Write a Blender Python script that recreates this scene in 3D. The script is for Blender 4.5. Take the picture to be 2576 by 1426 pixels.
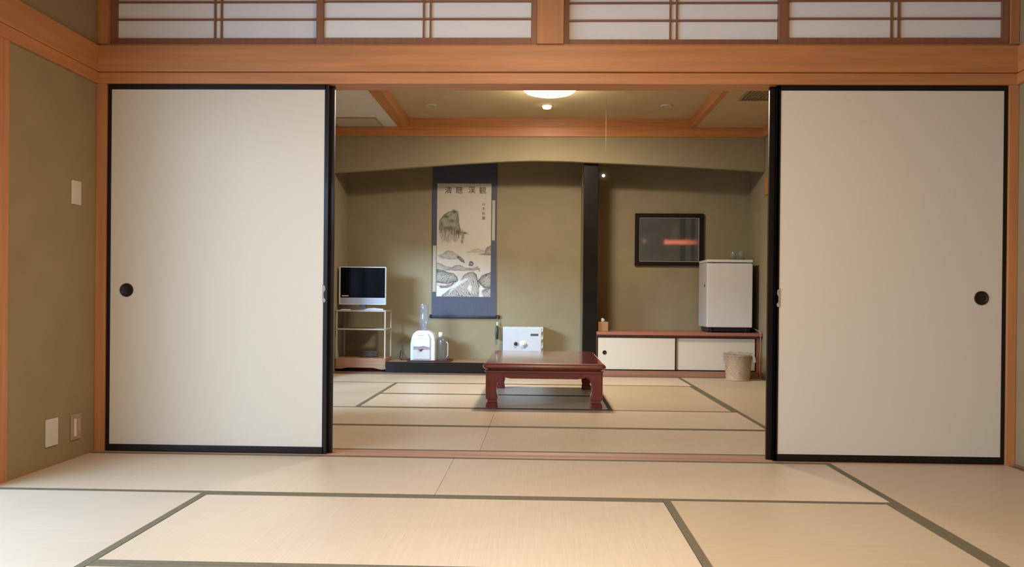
import bpy, bmesh, math, random
import numpy as np
from mathutils import Vector, Matrix

random.seed(7)
for o in list(bpy.data.objects):
    bpy.data.objects.remove(o)
scene = bpy.context.scene
C = scene.collection
PI = math.pi

# ------------------------------------------------------------------ camera
W, H = 2576.0, 1426.0
F_PX = 2144.54
pitch, yaw, roll = -0.0031, -0.0320, -0.0096
cp, sp, cy, sy, cr, sr = (math.cos(pitch), math.sin(pitch), math.cos(yaw),
                          math.sin(yaw), math.cos(roll), math.sin(roll))
fwd = Vector((sy * cp, cy * cp, sp))
r0 = Vector((cy, -sy, 0))
u0 = r0.cross(fwd)
right = cr * r0 - sr * u0
up = sr * r0 + cr * u0
cam_d = bpy.data.cameras.new('camera')
cam = bpy.data.objects.new('camera', cam_d)
C.objects.link(cam)
m = Matrix((right, up, -fwd)).transposed().to_4x4()
m.translation = Vector((0, 0, 0.8))
cam.matrix_world = m
cam_d.sensor_width = 36
cam_d.lens = F_PX / W * 36
cam_d.shift_y = 39.14 / W
cam_d.clip_start = 0.02
scene.camera = cam

# ------------------------------------------------------------------ view, world, lights
scene.view_settings.view_transform = 'Standard'
scene.view_settings.look = 'None'
scene.view_settings.exposure = 0.0
scene.view_settings.gamma = 1.0
scene.view_settings.use_curve_mapping = False

world = bpy.data.worlds.new('world')
scene.world = world
world.use_nodes = True
bg = world.node_tree.nodes['Background']
bg.inputs[0].default_value = (0.62, 0.78, 1.0, 1)
bg.inputs[1].default_value = 0.3


def area(name, loc, target, sx, sy_, power, col, shape='RECTANGLE', spread=PI):
    l = bpy.data.lights.new(name, 'AREA')
    l.shape = shape
    l.size = sx
    l.size_y = sy_
    l.energy = power
    l.color = col
    l.spread = spread
    o = bpy.data.objects.new(name, l)
    C.objects.link(o)
    o.location = loc
    d = Vector(target) - Vector(loc)
    o.rotation_euler = d.to_track_quat('-Z', 'Y').to_euler()
    return o


DAY = (0.46, 0.69, 1.0)
DAY2 = (0.46, 0.70, 1.0)
WARM = (1.0, 0.73, 0.46)
area('daylight_front_window', (-2.75, 1.7, 1.25), (-1.5, 2.2, 0.0), 2.9, 1.5, 205, DAY)
area('daylight_front_window_far', (-4.6, -0.8, 2.3), (-0.9, 4.2, 0.25), 2.2, 0.9, 38, DAY2, spread=math.radians(90))
area('daylight_back_window', (-4.5, 4.0, 2.15), (-0.6, 9.2, 0.5), 1.6, 0.7, 165, DAY2, spread=math.radians(75))

# ------------------------------------------------------------------ materials
MATS = {}


def nodes_of(mt):
    mt.use_nodes = True
    nt = mt.node_tree
    return nt, nt.nodes, nt.links, nt.nodes['Principled BSDF']


def mat(name, col, rough=0.6, var=0.06, vscale=6.0, bump=0.0, bscale=80.0, metal=0.0,
        coat=0.0, spec=0.5, stretch=(1, 1, 1), trans=0.0, emit=None, es=0.0, ior=1.45, aniso=None):
    if name in MATS:
        return MATS[name]
    mt = bpy.data.materials.new(name)
    nt, N, L, b = nodes_of(mt)
    tc = N.new('ShaderNodeTexCoord')
    mp = N.new('ShaderNodeMapping')
    mp.inputs['Scale'].default_value = stretch
    L.new(tc.outputs['Object'], mp.inputs[0])
    nz = N.new('ShaderNodeTexNoise')
    nz.inputs['Scale'].default_value = vscale
    nz.inputs['Detail'].default_value = 4
    L.new(mp.outputs[0], nz.inputs['Vector'])
    rp = N.new('ShaderNodeValToRGB')
    rp.color_ramp.elements[0].position = 0.3
    rp.color_ramp.elements[1].position = 0.7
    lo = [max(0, c * (1 - var)) for c in col]
    hi = [min(1, c * (1 + var)) for c in col]
    rp.color_ramp.elements[0].color = (*lo, 1)
    rp.color_ramp.elements[1].color = (*hi, 1)
    L.new(nz.outputs[0], rp.inputs[0])
    L.new(rp.outputs[0], b.inputs['Base Color'])
    b.inputs['Roughness'].default_value = rough
    b.inputs['Metallic'].default_value = metal
    b.inputs['Coat Weight'].default_value = coat
    b.inputs['Coat Roughness'].default_value = 0.08
    b.inputs['Specular IOR Level'].default_value = spec
    b.inputs['IOR'].default_value = ior
    if trans:
        b.inputs['Transmission Weight'].default_value = trans
    if emit:
        b.inputs['Emission Color'].default_value = (*emit, 1)
        b.inputs['Emission Strength'].default_value = es
    if bump:
        n2 = N.new('ShaderNodeTexNoise')
        n2.inputs['Scale'].default_value = bscale
        n2.inputs['Detail'].default_value = 3
        L.new(mp.outputs[0], n2.inputs['Vector'])
        bp = N.new('ShaderNodeBump')
        bp.inputs['Strength'].default_value = bump
        bp.inputs['Distance'].default_value = 0.002
        L.new(n2.outputs[0], bp.inputs['Height'])
        L.new(bp.outputs[0], b.inputs['Normal'])
    MATS[name] = mt
    return mt


def wood(name, col, axis='x', rough=0.45, var=0.13, coat=0.0):
    s = {'x': (0.6, 14, 14), 'y': (14, 0.6, 14), 'z': (14, 14, 0.6)}[axis]
    return mat(name + '_' + axis, col, rough=rough, var=var, vscale=3.0, stretch=s,
               bump=0.08, bscale=12, coat=coat)


def tatami_mat(axis, tint=1.0):
    """rush mat; axis = the direction the rush stalks run in"""
    name = 'tatami_rush_' + axis
    if name in MATS:
        return MATS[name]
    mt = bpy.data.materials.new(name)
    nt, N, L, b = nodes_of(mt)
    tc = N.new('ShaderNodeTexCoord')
    mp = N.new('ShaderNodeMapping')
    # fine stalks across, coarser ribs along the length
    mp.inputs['Scale'].default_value = (1.2, 90, 1) if axis == 'x' else (90, 1.2, 1)
    L.new(tc.outputs['Object'], mp.inputs[0])
    nz = N.new('ShaderNodeTexNoise')
    nz.inputs['Scale'].default_value = 3
    nz.inputs['Detail'].default_value = 3
    L.new(mp.outputs[0], nz.inputs['Vector'])
    rp = N.new('ShaderNodeValToRGB')
    rp.color_ramp.elements[0].position = 0.25
    rp.color_ramp.elements[1].position = 0.75
    rp.color_ramp.elements[0].color = (0.53, 0.42, 0.285, 1)
    rp.color_ramp.elements[1].color = (0.61, 0.49, 0.345, 1)
    L.new(nz.outputs[0], rp.inputs[0])
    # broad slow fading
    n3 = N.new('ShaderNodeTexNoise')
    n3.inputs['Scale'].default_value = 1.7
    L.new(tc.outputs['Object'], n3.inputs['Vector'])
    mx = N.new('ShaderNodeMixRGB')
    mx.blend_type = 'MULTIPLY'
    mx.inputs[0].default_value = 1
    r3 = N.new('ShaderNodeValToRGB')
    r3.color_ramp.elements[0].position = 0.35
    r3.color_ramp.elements[1].position = 0.65
    r3.color_ramp.elements[0].color = (0.95, 0.94, 0.92, 1)
    r3.color_ramp.elements[1].color = (1, 1, 1, 1)
    L.new(n3.outputs[0], r3.inputs[0])
    L.new(rp.outputs[0], mx.inputs[1])
    L.new(r3.outputs[0], mx.inputs[2])
    L.new(mx.outputs[0], b.inputs['Base Color'])
    wv = N.new('ShaderNodeTexWave')
    wv.wave_type = 'BANDS'
    wv.bands_direction = 'X' if axis == 'x' else 'Y'
    wv.inputs['Scale'].default_value = 22
    wv.inputs['Distortion'].default_value = 0.4
    L.new(tc.outputs['Object'], wv.inputs['Vector'])
    ad = N.new('ShaderNodeMath')
    ad.operation = 'MULTIPLY_ADD'
    ad.inputs[1].default_value = 0.35
    L.new(wv.outputs[1], ad.inputs[0])
    L.new(nz.outputs[0], ad.inputs[2])
    bp = N.new('ShaderNodeBump')
    bp.inputs['Strength'].default_value = 0.12
    bp.inputs['Distance'].default_value = 0.001
    L.new(ad.outputs[0], bp.inputs['Height'])
    L.new(bp.outputs[0], b.inputs['Normal'])
    b.inputs['Roughness'].default_value = 0.4
    b.inputs['Specular IOR Level'].default_value = 0.9
    b.inputs['Anisotropic'].default_value = 0.85
    tg = N.new('ShaderNodeCombineXYZ')
    tg.inputs[0].default_value = 0.0 if axis == 'x' else 1.0   # stalks scatter light across their own direction
    tg.inputs[1].default_value = 1.0 if axis == 'x' else 0.0
    L.new(tg.outputs[0], b.inputs['Tangent'])
    MATS[name] = mt
    return mt


def glass_mat(name, tint=(1, 1, 1), refl=0.05, rough=0.03, milk=0.0, milk_col=(0.8, 0.8, 0.8)):
    if name in MATS:
        return MATS[name]
    mt = bpy.data.materials.new(name)
    mt.use_nodes = True
    nt = mt.node_tree
    N, L = nt.nodes, nt.links
    N.remove(N['Principled BSDF'])
    out = N['Material Output']
    tr = N.new('ShaderNodeBsdfTransparent')
    gl = N.new('ShaderNodeBsdfGlossy')
    gl.inputs['Roughness'].default_value = rough
    lw = N.new('ShaderNodeLayerWeight')
    lw.inputs['Blend'].default_value = 0.35
    nz = N.new('ShaderNodeTexNoise')
    nz.inputs['Scale'].default_value = 5
    rp = N.new('ShaderNodeValToRGB')
    rp.color_ramp.elements[0].color = (*[c * 0.97 for c in tint], 1)
    rp.color_ramp.elements[1].color = (*tint, 1)
    L.new(nz.outputs[0], rp.inputs[0])
    L.new(rp.outputs[0], tr.inputs[0])
    ma = N.new('ShaderNodeMath')
    ma.operation = 'MULTIPLY_ADD'
    ma.inputs[1].default_value = 0.22
    ma.inputs[2].default_value = refl
    L.new(lw.outputs['Fresnel'], ma.inputs[0])
    mx = N.new('ShaderNodeMixShader')
    L.new(ma.outputs[0], mx.inputs[0])
    base = tr
    if milk:
        df = N.new('ShaderNodeBsdfDiffuse')
        df.inputs[0].default_value = (*milk_col, 1)
        tl = N.new('ShaderNodeBsdfTranslucent')
        tl.inputs[0].default_value = (*milk_col, 1)
        m1 = N.new('ShaderNodeMixShader')
        L.new(df.outputs[0], m1.inputs[1])
        L.new(tl.outputs[0], m1.inputs[2])
        base = N.new('ShaderNodeMixShader')
        base.inputs[0].default_value = milk
        L.new(tr.outputs[0], base.inputs[1])
        L.new(m1.outputs[0], base.inputs[2])
    L.new(base.outputs[0], mx.inputs[1])
    L.new(gl.outputs[0], mx.inputs[2])
    L.new(mx.outputs[0], out.inputs[0])
    MATS[name] = mt
    return mt


def emit_mat(name, col, s):
    return mat(name, (0.9, 0.9, 0.88), emit=col, es=s, var=0.01)


def attr_mat(name, rough=0.7, coat=0.0):
    mt = bpy.data.materials.new(name)
    nt, N, L, b = nodes_of(mt)
    at = N.new('ShaderNodeVertexColor')
    at.layer_name = 'Col'
    L.new(at.outputs[0], b.inputs['Base Color'])
    b.inputs['Roughness'].default_value = rough
    b.inputs['Coat Weight'].default_value = coat
    b.inputs['Coat Roughness'].default_value = 0.05
    return mt


PLASTER = mat('sand_plaster', (0.300, 0.225, 0.122), rough=0.92, var=0.05, vscale=5, bump=0.25, bscale=260, spec=0.2)
PLASTER_IN = mat('olive_sand_plaster', (0.282, 0.230, 0.136), rough=0.92, var=0.05, vscale=5, bump=0.25, bscale=260, spec=0.2)
CEIL = mat('ceiling_paper', (0.50, 0.385, 0.215), rough=0.85, var=0.05, vscale=4, spec=0.25)
CEIL_PALE = mat('pale_ceiling_board', (0.66, 0.62, 0.55), rough=0.8, var=0.03)
WOODX = wood('orange_cedar', (0.49, 0.198, 0.068), 'x')
WOODY = wood('orange_cedar', (0.49, 0.198, 0.068), 'y')
WOODZ = wood('orange_cedar', (0.49, 0.198, 0.068), 'z')
RANMA = wood('brown_cedar', (0.26, 0.105, 0.05), 'x')
RANMAZ = wood('brown_cedar', (0.26, 0.105, 0.05), 'z')
SILL = wood('sill_wood', (0.46, 0.25, 0.155), 'x')
LACQ = mat('black_lacquer', (0.011, 0.006, 0.004), rough=0.4, var=0.2, coat=0.06, spec=0.3)
LACQ_G = mat('glossy_black_lacquer', (0.008, 0.006, 0.005), rough=0.3, var=0.2, coat=0.12, spec=0.3)
FPAPER = mat('fusuma_paper', (0.655, 0.57, 0.44), rough=0.75, var=0.008, vscale=12, stretch=(8, 8, 1), bump=0.05, bscale=120, spec=0.35)
SPAPER = mat('shoji_paper', (0.80, 0.745, 0.68), rough=0.8, var=0.02, vscale=8, spec=0.3)
HERI = mat('olive_cloth_border', (0.135, 0.11, 0.062), rough=0.8, var=0.12, vscale=90, bump=0.2, bscale=500)
PULL = mat('dark_bronze', (0.022, 0.013, 0.008), rough=0.45, var=0.3, metal=0.3)
TABLE = wood('red_lacquered_wood', (0.185, 0.024, 0.022), 'x', rough=0.3, var=0.2, coat=1.0)
TABLEZ = wood('red_lacquered_wood', (0.185, 0.024, 0.022), 'z', rough=0.3, var=0.2, coat=1.0)
WHITEP = mat('white_enamel', (0.66, 0.62, 0.585), rough=0.38, var=0.015)
PLATE = mat('ivory_plastic', (0.60, 0.55, 0.45), rough=0.4, var=0.01)
GREYP = mat('grey_plastic', (0.16, 0.16, 0.17), rough=0.4, var=0.05)
DARKP = mat('dark_plastic', (0.02, 0.02, 0.022), rough=0.4, var=0.1)
SILVER = mat('silver_plastic', (0.36, 0.36, 0.39), rough=0.35, var=0.03, metal=0.2)

# ------------------------------------------------------------------ geometry helpers


def bx(bm, x0, x1, y0, y1, z0, z1, bev=0.0, seg=2):
    r = bmesh.ops.create_cube(bm, size=1.0)
    vs = r['verts']
    for v in vs:
        v.co = Vector(((x0 + x1) / 2 + v.co.x * (x1 - x0), (y0 + y1) / 2 + v.co.y * (y1 - y0),
                       (z0 + z1) / 2 + v.co.z * (z1 - z0)))
    if bev:
        es = list({e for v in vs for e in v.link_edges})
        bmesh.ops.bevel(bm, geom=es, offset=bev, segments=seg, affect='EDGES', profile=0.6)
    return bm


def B(*a, **k):
    return bx(bmesh.new(), *a, **k)


def lathe(bm, prof, cx, cyy, z0=0, seg=32, sx=1, sy2=1):
    """prof: list of (r, z)"""
    rings = []
    for r, z in prof:
        if r < 1e-6:
            rings.append([bm.verts.new((cx, cyy, z0 + z))])
        else:
            rings.append([bm.verts.new((cx + r * sx * math.cos(2 * PI * i / seg),
                                        cyy + r * sy2 * math.sin(2 * PI * i / seg), z0 + z)) for i in range(seg)])
    for a, b in zip(rings, rings[1:]):
        if len(a) == 1 and len(b) == 1:
            continue
        for i in range(seg):
            j = (i + 1) % seg
            if len(a) == 1:
                bm.faces.new((a[0], b[j], b[i])).smooth = True
            elif len(b) == 1:
                bm.faces.new((a[i], a[j], b[0])).smooth = True
            else:
                bm.faces.new((a[i], a[j], b[j], b[i])).smooth = True
    return bm


def disc_y(bm, prof, cx, cz, y0, seg=32):
    """lathe about the Y axis; prof: list of (r, y) with y towards +Y"""
    tmp = bmesh.new()
    lathe(tmp, prof, 0, 0, 0, seg)
    for v in tmp.verts:
        x, y, z = v.co
        v.co = Vector((cx + x, y0 + z, cz + y))
    me = bpy.data.meshes.new('t')
    tmp.to_mesh(me)
    bm.from_mesh(me)
    bpy.data.meshes.remove(me)
    tmp.free()
    return bm


def tube(bm, pts, r, seg=10):
    pts = [Vector(p) for p in pts]
    rings = []
    n = len(pts)
    prevn = None
    for i, p in enumerate(pts):
        t = (pts[min(i + 1, n - 1)] - pts[max(i - 1, 0)]).normalized()
        a = Vector((0, 0, 1)) if abs(t.z) < 0.9 else Vector((1, 0, 0))
        if prevn is None:
            u = t.cross(a).normalized()
        else:
            u = (prevn - t * prevn.dot(t)).normalized()
        prevn = u
        v = t.cross(u)
        rr = r[i] if isinstance(r, (list, tuple)) else r
        rings.append([bm.verts.new(p + rr * (math.cos(2 * PI * k / seg) * u + math.sin(2 * PI * k / seg) * v)) for k in range(seg)])
    for a, b in zip(rings, rings[1:]):
        for k in range(seg):
            j = (k + 1) % seg
            bm.faces.new((a[k], a[j], b[j], b[k])).smooth = True
    bm.faces.new(list(reversed(rings[0])))
    bm.faces.new(rings[-1])
    return bm


def prism(bm, poly, axis, a, b, bev=0.0, smooth=False):
    """poly 2D; axis 'y': poly in (x,z) extruded along y; 'x': (y,z); 'z': (x,y)"""
    def co(p, t):
        if axis == 'y':
            return (p[0], t, p[1])
        if axis == 'x':
            return (t, p[0], p[1])
        return (p[0], p[1], t)
    va = [bm.verts.new(co(p, a)) for p in poly]
    vb = [bm.verts.new(co(p, b)) for p in poly]
    n = len(poly)
    fs = [bm.faces.new(va), bm.faces.new(list(reversed(vb)))]
    for i in range(n):
        j = (i + 1) % n
        f = bm.faces.new((va[i], vb[i], vb[j], va[j]))
        f.smooth = smooth
        fs.append(f)
    bmesh.ops.recalc_face_normals(bm, faces=fs)
    if bev:
        es = list({e for f in fs[:2] for e in f.edges})
        bmesh.ops.bevel(bm, geom=es, offset=bev, segments=2, affect='EDGES')
    return bm


WL = {}


def obj(name, bm, mt, parent=None, label=None, kind=None, base=None):
    """link bm (built in world metres) as one mesh object"""
    bmesh.ops.recalc_face_normals(bm, faces=bm.faces[:])
    if parent is not None:
        off = WL[parent.name]
    elif base is not None:
        off = Vector(base)
    else:
        off = Vector((0, 0, 0))
    for v in bm.verts:
        v.co -= off
    me = bpy.data.meshes.new(name)
    bm.to_mesh(me)
    bm.free()
    me.materials.append(mt)
    o = bpy.data.objects.new(name, me)
    C.objects.link(o)
    if parent is None:
        o.location = off
    else:
        o.parent = parent
    WL[o.name] = off
    if label:
        o['label'] = label
    if kind:
        o['kind'] = kind
    return o


def thing(name, label, cat, loc, group=None, kind=None):
    o = bpy.data.objects.new(name, None)
    C.objects.link(o)
    o.location = loc
    o.empty_display_size = 0.1
    WL[o.name] = Vector(loc)
    if kind:
        o['kind'] = kind
    if label:
        o['label'] = label
        o['category'] = cat
    if group:
        o['group'] = group
    return o


def tag(o, label, cat, group=None):
    o['label'] = label
    o['category'] = cat
    if group:
        o['group'] = group
    return o


def struct(name, bm, mt, parent=None):
    o = obj(name, bm, mt, parent)
    if parent is None:
        o['kind'] = 'structure'
    return o


TN = [0]


def trim(bm, mt):
    TN[0] += 1
    return struct('trim_%d' % TN[0], bm, mt)


# ------------------------------------------------------------------ dimensions
XL, XR = -2.239, 2.325          # front room walls
YD = 4.238                      # face of the sliding doors
YS0, YS1 = 4.207, 4.375         # sill
YB0 = -1.3                      # wall behind the camera
XLI, XRI = -2.10, 2.245         # back room walls
YT = 8.606                      # edge of the back room's mats
YB = 9.25                       # back wall of the alcoves
ZC = 2.50                       # front ceiling
ZC_LO, ZC_HI = 2.507, 2.595     # back room ceiling, edge and coffer
T = 0.12

# ------------------------------------------------------------------ shell
struct('floor', B(XL - 0.1, XR + 0.1, YB0, YB + 0.1, -0.12, -0.052), mat('subfloor_board', (0.3, 0.22, 0.14)))
struct('ceiling_front', B(XL - T, XR + T, YB0 - T, YD + 0.06, ZC, ZC + 0.05), wood('ceiling_cedar', (0.40, 0.24, 0.12), 'x'))
# left wall of front room: window opening from y -0.2 to 3.5, up to the lintel
bm = B(XL - T, XL, 3.50, YS1 - 0.01, -0.12, ZC)
bx(bm, XL - T, XL, YB0, 3.50, 1.86, ZC)
bx(bm, XL - T, XL, YB0, -0.2, -0.12, 1.86)
struct('wall_left', bm, PLASTER)
struct('wall_right', B(XR, XR + T, YB0, YS1 - 0.01, -0.12, ZC), PLASTER)
struct('wall_behind_camera', B(XL - T, XR + T, YB0 - T, YB0, -0.12, ZC), PLASTER)
# back room walls
bm = B(XLI - T, XLI, YS1 - 0.01, 5.2, -0.12, 2.75)
bx(bm, XLI - T, XLI, 8.15, YB + 0.1, -0.12, 2.75)
bx(bm, XLI - T, XLI, 5.2, 8.15, 1.52, 2.75)
bx(bm, XLI - T, XLI, 5.2, 8.15, -0.12, 0.10)
struct('wall_left.001', bm, PLASTER_IN)
struct('wall_right.001', B(XRI, XRI + T, YS1 - 0.01, YB + 0.1, -0.12, 2.75), PLASTER_IN)
struct('wall_back', B(XLI - T, XRI + T, YB, YB + 0.1, -0.12, 2.75), PLASTER_IN)
# wall above the transom between the two rooms
struct('wall_front', B(XL - T, XR + T, 4.25, 4.36, 2.47, 2.80), PLASTER)

# back room ceiling: low side strips, raised centre
XC0, XC1 = -1.335, 1.495        # coffer opening
XB0, XB1 = -1.445, 1.545        # outer edges of the two long beams
struct('ceiling_left', B(XLI - T, XB0, 4.36, YT, ZC_LO, ZC_LO + 0.03), CEIL_PALE)
struct('ceiling_right', B(XB1, XRI + T, 4.36, YT, ZC_LO, ZC_LO + 0.03), CEIL)
struct('ceiling_centre', B(XC0 - 0.02, XC1 + 0.02, 4.36, YT + 0.02, ZC_HI, ZC_HI + 0.03), CEIL)
trim(B(XB0, XC0, 4.36, YT, ZC_LO - 0.004, ZC_HI + 0.01, bev=0.003), WOODY)
trim(B(XC1, XB1, 4.36, YT, ZC_LO - 0.004, ZC_HI + 0.01, bev=0.003), WOODY)
# head beam above the arched hanging wall
bm = B(XLI, XRI, YT - 0.02, YT + 0.08, 2.412, ZC_LO + 0.002, bev=0.003)
bx(bm, XC0, XC1, YT - 0.02, YT + 0.08, ZC_LO + 0.002, ZC_HI + 0.01)
trim(bm, WOODX)
trim(B(XRI - 0.03, XRI, YS1, YT - 0.02, 2.412, ZC_LO, bev=0.003), WOODY)
trim(B(XLI, XLI + 0.03, YS1, YT - 0.02, 2.412, ZC_LO, bev=0.003), WOODY)
# arched hanging wall in front of the alcoves
arch = [(-2.10, 2.040), (-1.651, 2.071), (-1.045, 2.118), (-0.743, 2.140), (-0.441, 2.157), (-0.24, 2.166), (-0.04, 2.171),
        (0.26, 2.166), (0.559, 2.154), (0.95, 2.139), (1.355, 2.121), (1.948, 2.090), (2.245, 2.070)]
arch = [(XLI, arch[0][1])] + arch[1:]
poly = arch + [(XRI, 2.42), (XLI, 2.42)]
struct('wall_hanging', prism(bmesh.new(), poly, 'y', YT, YT + 0.07, bev=0.004), PLASTER_IN)
struct('ceiling_alcove', B(XLI, XRI, YT + 0.07, YB, 2.30, 2.33), wood('dark_alcove_ceiling', (0.13, 0.075, 0.045), 'x'))  # unseen; set low and dark to deepen the shade along the wall top
# hatches in the low ceiling strips
o = thing('ceiling_hatch', 'pale square access hatch in the left ceiling strip of the back room', 'hatch', (-1.82, 8.38, ZC_LO))
bm = B(-2.04, -1.60, 8.16, 8.56, ZC_LO - 0.006, ZC_LO, bev=0.002)
obj('hatch_panel', bm, mat('hatch_board', (0.50, 0.43, 0.31), rough=0.7), o)
bm = bmesh.new()
for a in ((-2.06, -1.585, 8.14, 8.155), (-2.06, -1.585, 8.565, 8.58), (-2.06, -2.045, 8.155, 8.565), (-1.60, -1.585, 8.155, 8.565)):
    bx(bm, *a, ZC_LO - 0.012, ZC_LO + 0.001)
obj('hatch_frame', bm, mat('hatch_frame', (0.33, 0.29, 0.2), rough=0.6), o)
o = thing('ceiling_grille', 'brown slatted air grille in the right ceiling strip of the back room', 'vent', (1.83, 7.15, ZC_LO))
bm = bmesh.new()
for a in ((1.69, 1.97, 6.92, 6.94), (1.69, 1.97, 7.36, 7.38), (1.69, 1.71, 6.94, 7.36), (1.95, 1.97, 6.94, 7.36)):
    bx(bm, *a, ZC_LO - 0.012, ZC_LO + 0.001)
obj('grille_frame', bm, mat('grille_frame_paint', (0.26, 0.19, 0.10), rough=0.6), o)
bm = bmesh.new()
for i in range(9):
    x = 1.722 + i * 0.027
    bx(bm, x, x + 0.012, 6.94, 7.36, ZC_LO - 0.009, ZC_LO - 0.001)
obj('slats', bm, mat('grille_slat_paint', (0.2, 0.14, 0.08), rough=0.6), o)

# ------------------------------------------------------------------ wall trim, front room
# lintel (kamoi) and broad rail (nageshi) on the partition
bm = B(XL, XR, 4.222, 4.36, 1.852, 1.907, bev=0.002)
trim(bm, WOODX)
trim(B(XL, XR, 4.203, 4.245, 1.9085, 2.037, bev=0.003), WOODX)
trim(B(XL, XR, 4.232, 4.36, 2.037, 2.052, bev=0.002), WOODX)      # sill of the transom
# same rail along the side walls
for (xa, xb) in ((XL, XL + 0.022), (XR - 0.022, XR)):
    trim(B(xa, xb, YB0, 4.222, 1.9085, 2.037, bev=0.003), WOODY)
    s = 0.004 if xa == XL else 0
    trim(B(xa + (0 if xa == XL else 0.006), xb - (0.006 if xa == XL else 0), YB0, 4.222, 1.852, 1.907, bev=0.002), WOODY)
# corner posts
trim(B(XL, -2.187, 4.226, 4.37, -0.05, 1.853, bev=0.003), WOODZ)
trim(B(2.279, XR, 4.226, 4.37, -0.05, 1.853, bev=0.003), WOODZ)
trim(B(XL, -2.186, 4.226, 4.36, 2.05, 2.47, bev=0.003), WOODZ)
trim(B(2.279, XR, 4.226, 4.36, 2.05, 2.47, bev=0.003), WOODZ)
trim(B(-0.024, 0.108, 4.222, 4.36, 2.05, 2.47, bev=0.003), WOODZ)   # short central post
trim(B(XL, XR, 4.226, 4.36, 2.44, 2.475, bev=0.003), WOODX)         # transom head
# window post on the left wall
trim(B(XL - 0.1, XL + 0.008, 3.39, 3.515, -0.05, 1.86, bev=0.003), WOODZ)
# thin base rails at the foot of the plaster walls
struct('baseboard_left', B(XL, XL + 0.006, 3.52, 4.226, -0.05, 0.002), WOODY)
struct('baseboard_right', B(XR - 0.012, XR, YB0, 4.226, -0.05, 0.008), RANMA)
# sill with two grooves
bm = B(XL, XR, YS0, 4.236, -0.05, 0.001)
for y0, y1 in ((4.262, 4.268), (4.294, YS1)):
    bx(bm, XL, XR, y0, y1, -0.05, 0.001)
bx(bm, XL, XR, 4.236, 4.294, -0.05, -0.004)
trim(bm, SILL)

# ------------------------------------------------------------------ sliding doors (fusuma)


def pull(parent, cx, cz, yf, r=0.034):
    bm = bmesh.new()
    disc_y(bm, [(r, 0.0), (r, -0.004), (r * 0.86, -0.006), (r * 0.80, -0.001), (r * 0.72, 0.0), (0, 0.0)], cx, cz, yf, 28)
    return obj('handle', bm, PULL, parent)


def fusuma(n, x0, x1, yf, handle_x=None, zh=0.814, patch=None, zt=1.851):
    o = thing('door_%d' % n, None, None, ((x0 + x1) / 2, yf, 0), kind='structure')
    y1 = yf + 0.022
    obj('panel', B(x0 + 0.012, x1 - 0.012, yf + 0.004, y1 - 0.004, 0.02, zt - 0.015), FPAPER, o)
    fs = 0.034 if n in (2, 4) else 0.017
    bm = B(x0, x0 + fs, yf, y1, 0.002, zt, bev=0.002)
    bx(bm, x1 - 0.022 if n == 1 else x1 - fs, x1, yf, y1, 0.002, zt, bev=0.002)
    if n == 3:
        bx(bm, x0, x0 + 0.022, yf, y1, 0.002, zt, bev=0.002)
    bx(bm, x0 + fs - 0.004, x1 - fs + 0.004, yf, y1, 0.002, 0.036, bev=0.002)
    bx(bm, x0 + fs - 0.004, x1 - fs + 0.004, yf, y1, zt - 0.025, zt, bev=0.002)
    obj('frame', bm, LACQ, o)
    if handle_x is not None:
        pull(o, handle_x, zh, yf + 0.003)
    if patch is not None:
        px, side = patch
        pl = [(px, 0.76), (px + side * 0.013, 0.762), (px + side * 0.016, 0.775), (px + side * 0.007, 0.785), (px + side * 0.006, 0.81),
              (px + side * 0.014, 0.825), (px + side * 0.012, 0.843), (px, 0.852)]
        obj('worn_patch', prism(bmesh.new(), pl, 'y', yf - 0.0008, yf + 0.001), mat('bare_worn_wood', (0.30, 0.25, 0.20), var=0.3, vscale=60), o,
            label='pale chipped lacquer at pull height')
    return o


fusuma(1, -2.184, -1.061, YD, handle_x=-2.083, zh=0.814, patch=(-1.086, 1))
fusuma(2, -2.150, -1.040, YD + 0.031)
fusuma(3, 1.158, 2.277, YD, handle_x=2.160, zh=0.814, patch=(1.184, -1))
fusuma(4, 1.133, 2.240, YD + 0.031)

# ------------------------------------------------------------------ transom (ranma) shoji


def ranma(n, x0, x1, yf, mull, sl, sr_, dz=0.0):
    """x0..x1 outer; sl/sr_ stile widths; mull = pair of mullion x's"""
    o = thing('window_%d' % n, None, None, ((x0 + x1) / 2, yf, 2.0525), kind='structure')
    zt = 2.438
    bm = B(x0, x0 + sl, yf, yf + 0.024, 2.0525, zt, bev=0.001)
    bx(bm, x1 - sr_, x1, yf, yf + 0.024, 2.0525, zt, bev=0.001)
    bx(bm, x0 + sl, x1 - sr_, yf, yf + 0.024, 2.0525, 2.084 + dz, bev=0.001)  # bottom rail, extended in dark brown over the shadow gap below it
    bx(bm, x0 + sl, x1 - sr_, yf, yf + 0.024, zt - 0.02, zt, bev=0.001)
    obj('frame', bm, RANMAZ, o)
    bm = bmesh.new()
    for mx_ in mull:
        bx(bm, mx_ - 0.004, mx_ + 0.004, yf + 0.0045, yf + 0.0155, 2.084 + dz, zt - 0.02)
    for z in (2.180 + dz, 2.268 + dz, 2.356 + dz):
        bx(bm, x0 + sl, x1 - sr_, yf + 0.004, yf + 0.016, z - 0.0045, z + 0.004)
    obj('lattice', bm, RANMA, o)
    obj('paper', B(x0 + sl - 0.003, x1 - sr_ + 0.003, yf + 0.016, yf + 0.0175, 2.082, zt - 0.016), SPAPER, o)


ranma(1, -2.184, -1.105, 4.262, (-1.654, -1.621), 0.030, 0.022, 0.007)
ranma(2, -1.128, -0.026, 4.234, (-0.590, -0.556), 0.036, 0.028)
ranma(3, 0.110, 1.190, 4.262, (0.638, 0.670), 0.026, 0.022)
ranma(4, 1.167, 2.277, 4.234, (1.713, 1.748), 0.044, 0.034)

# ------------------------------------------------------------------ windows (outside the picture, they let the daylight in)


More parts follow.
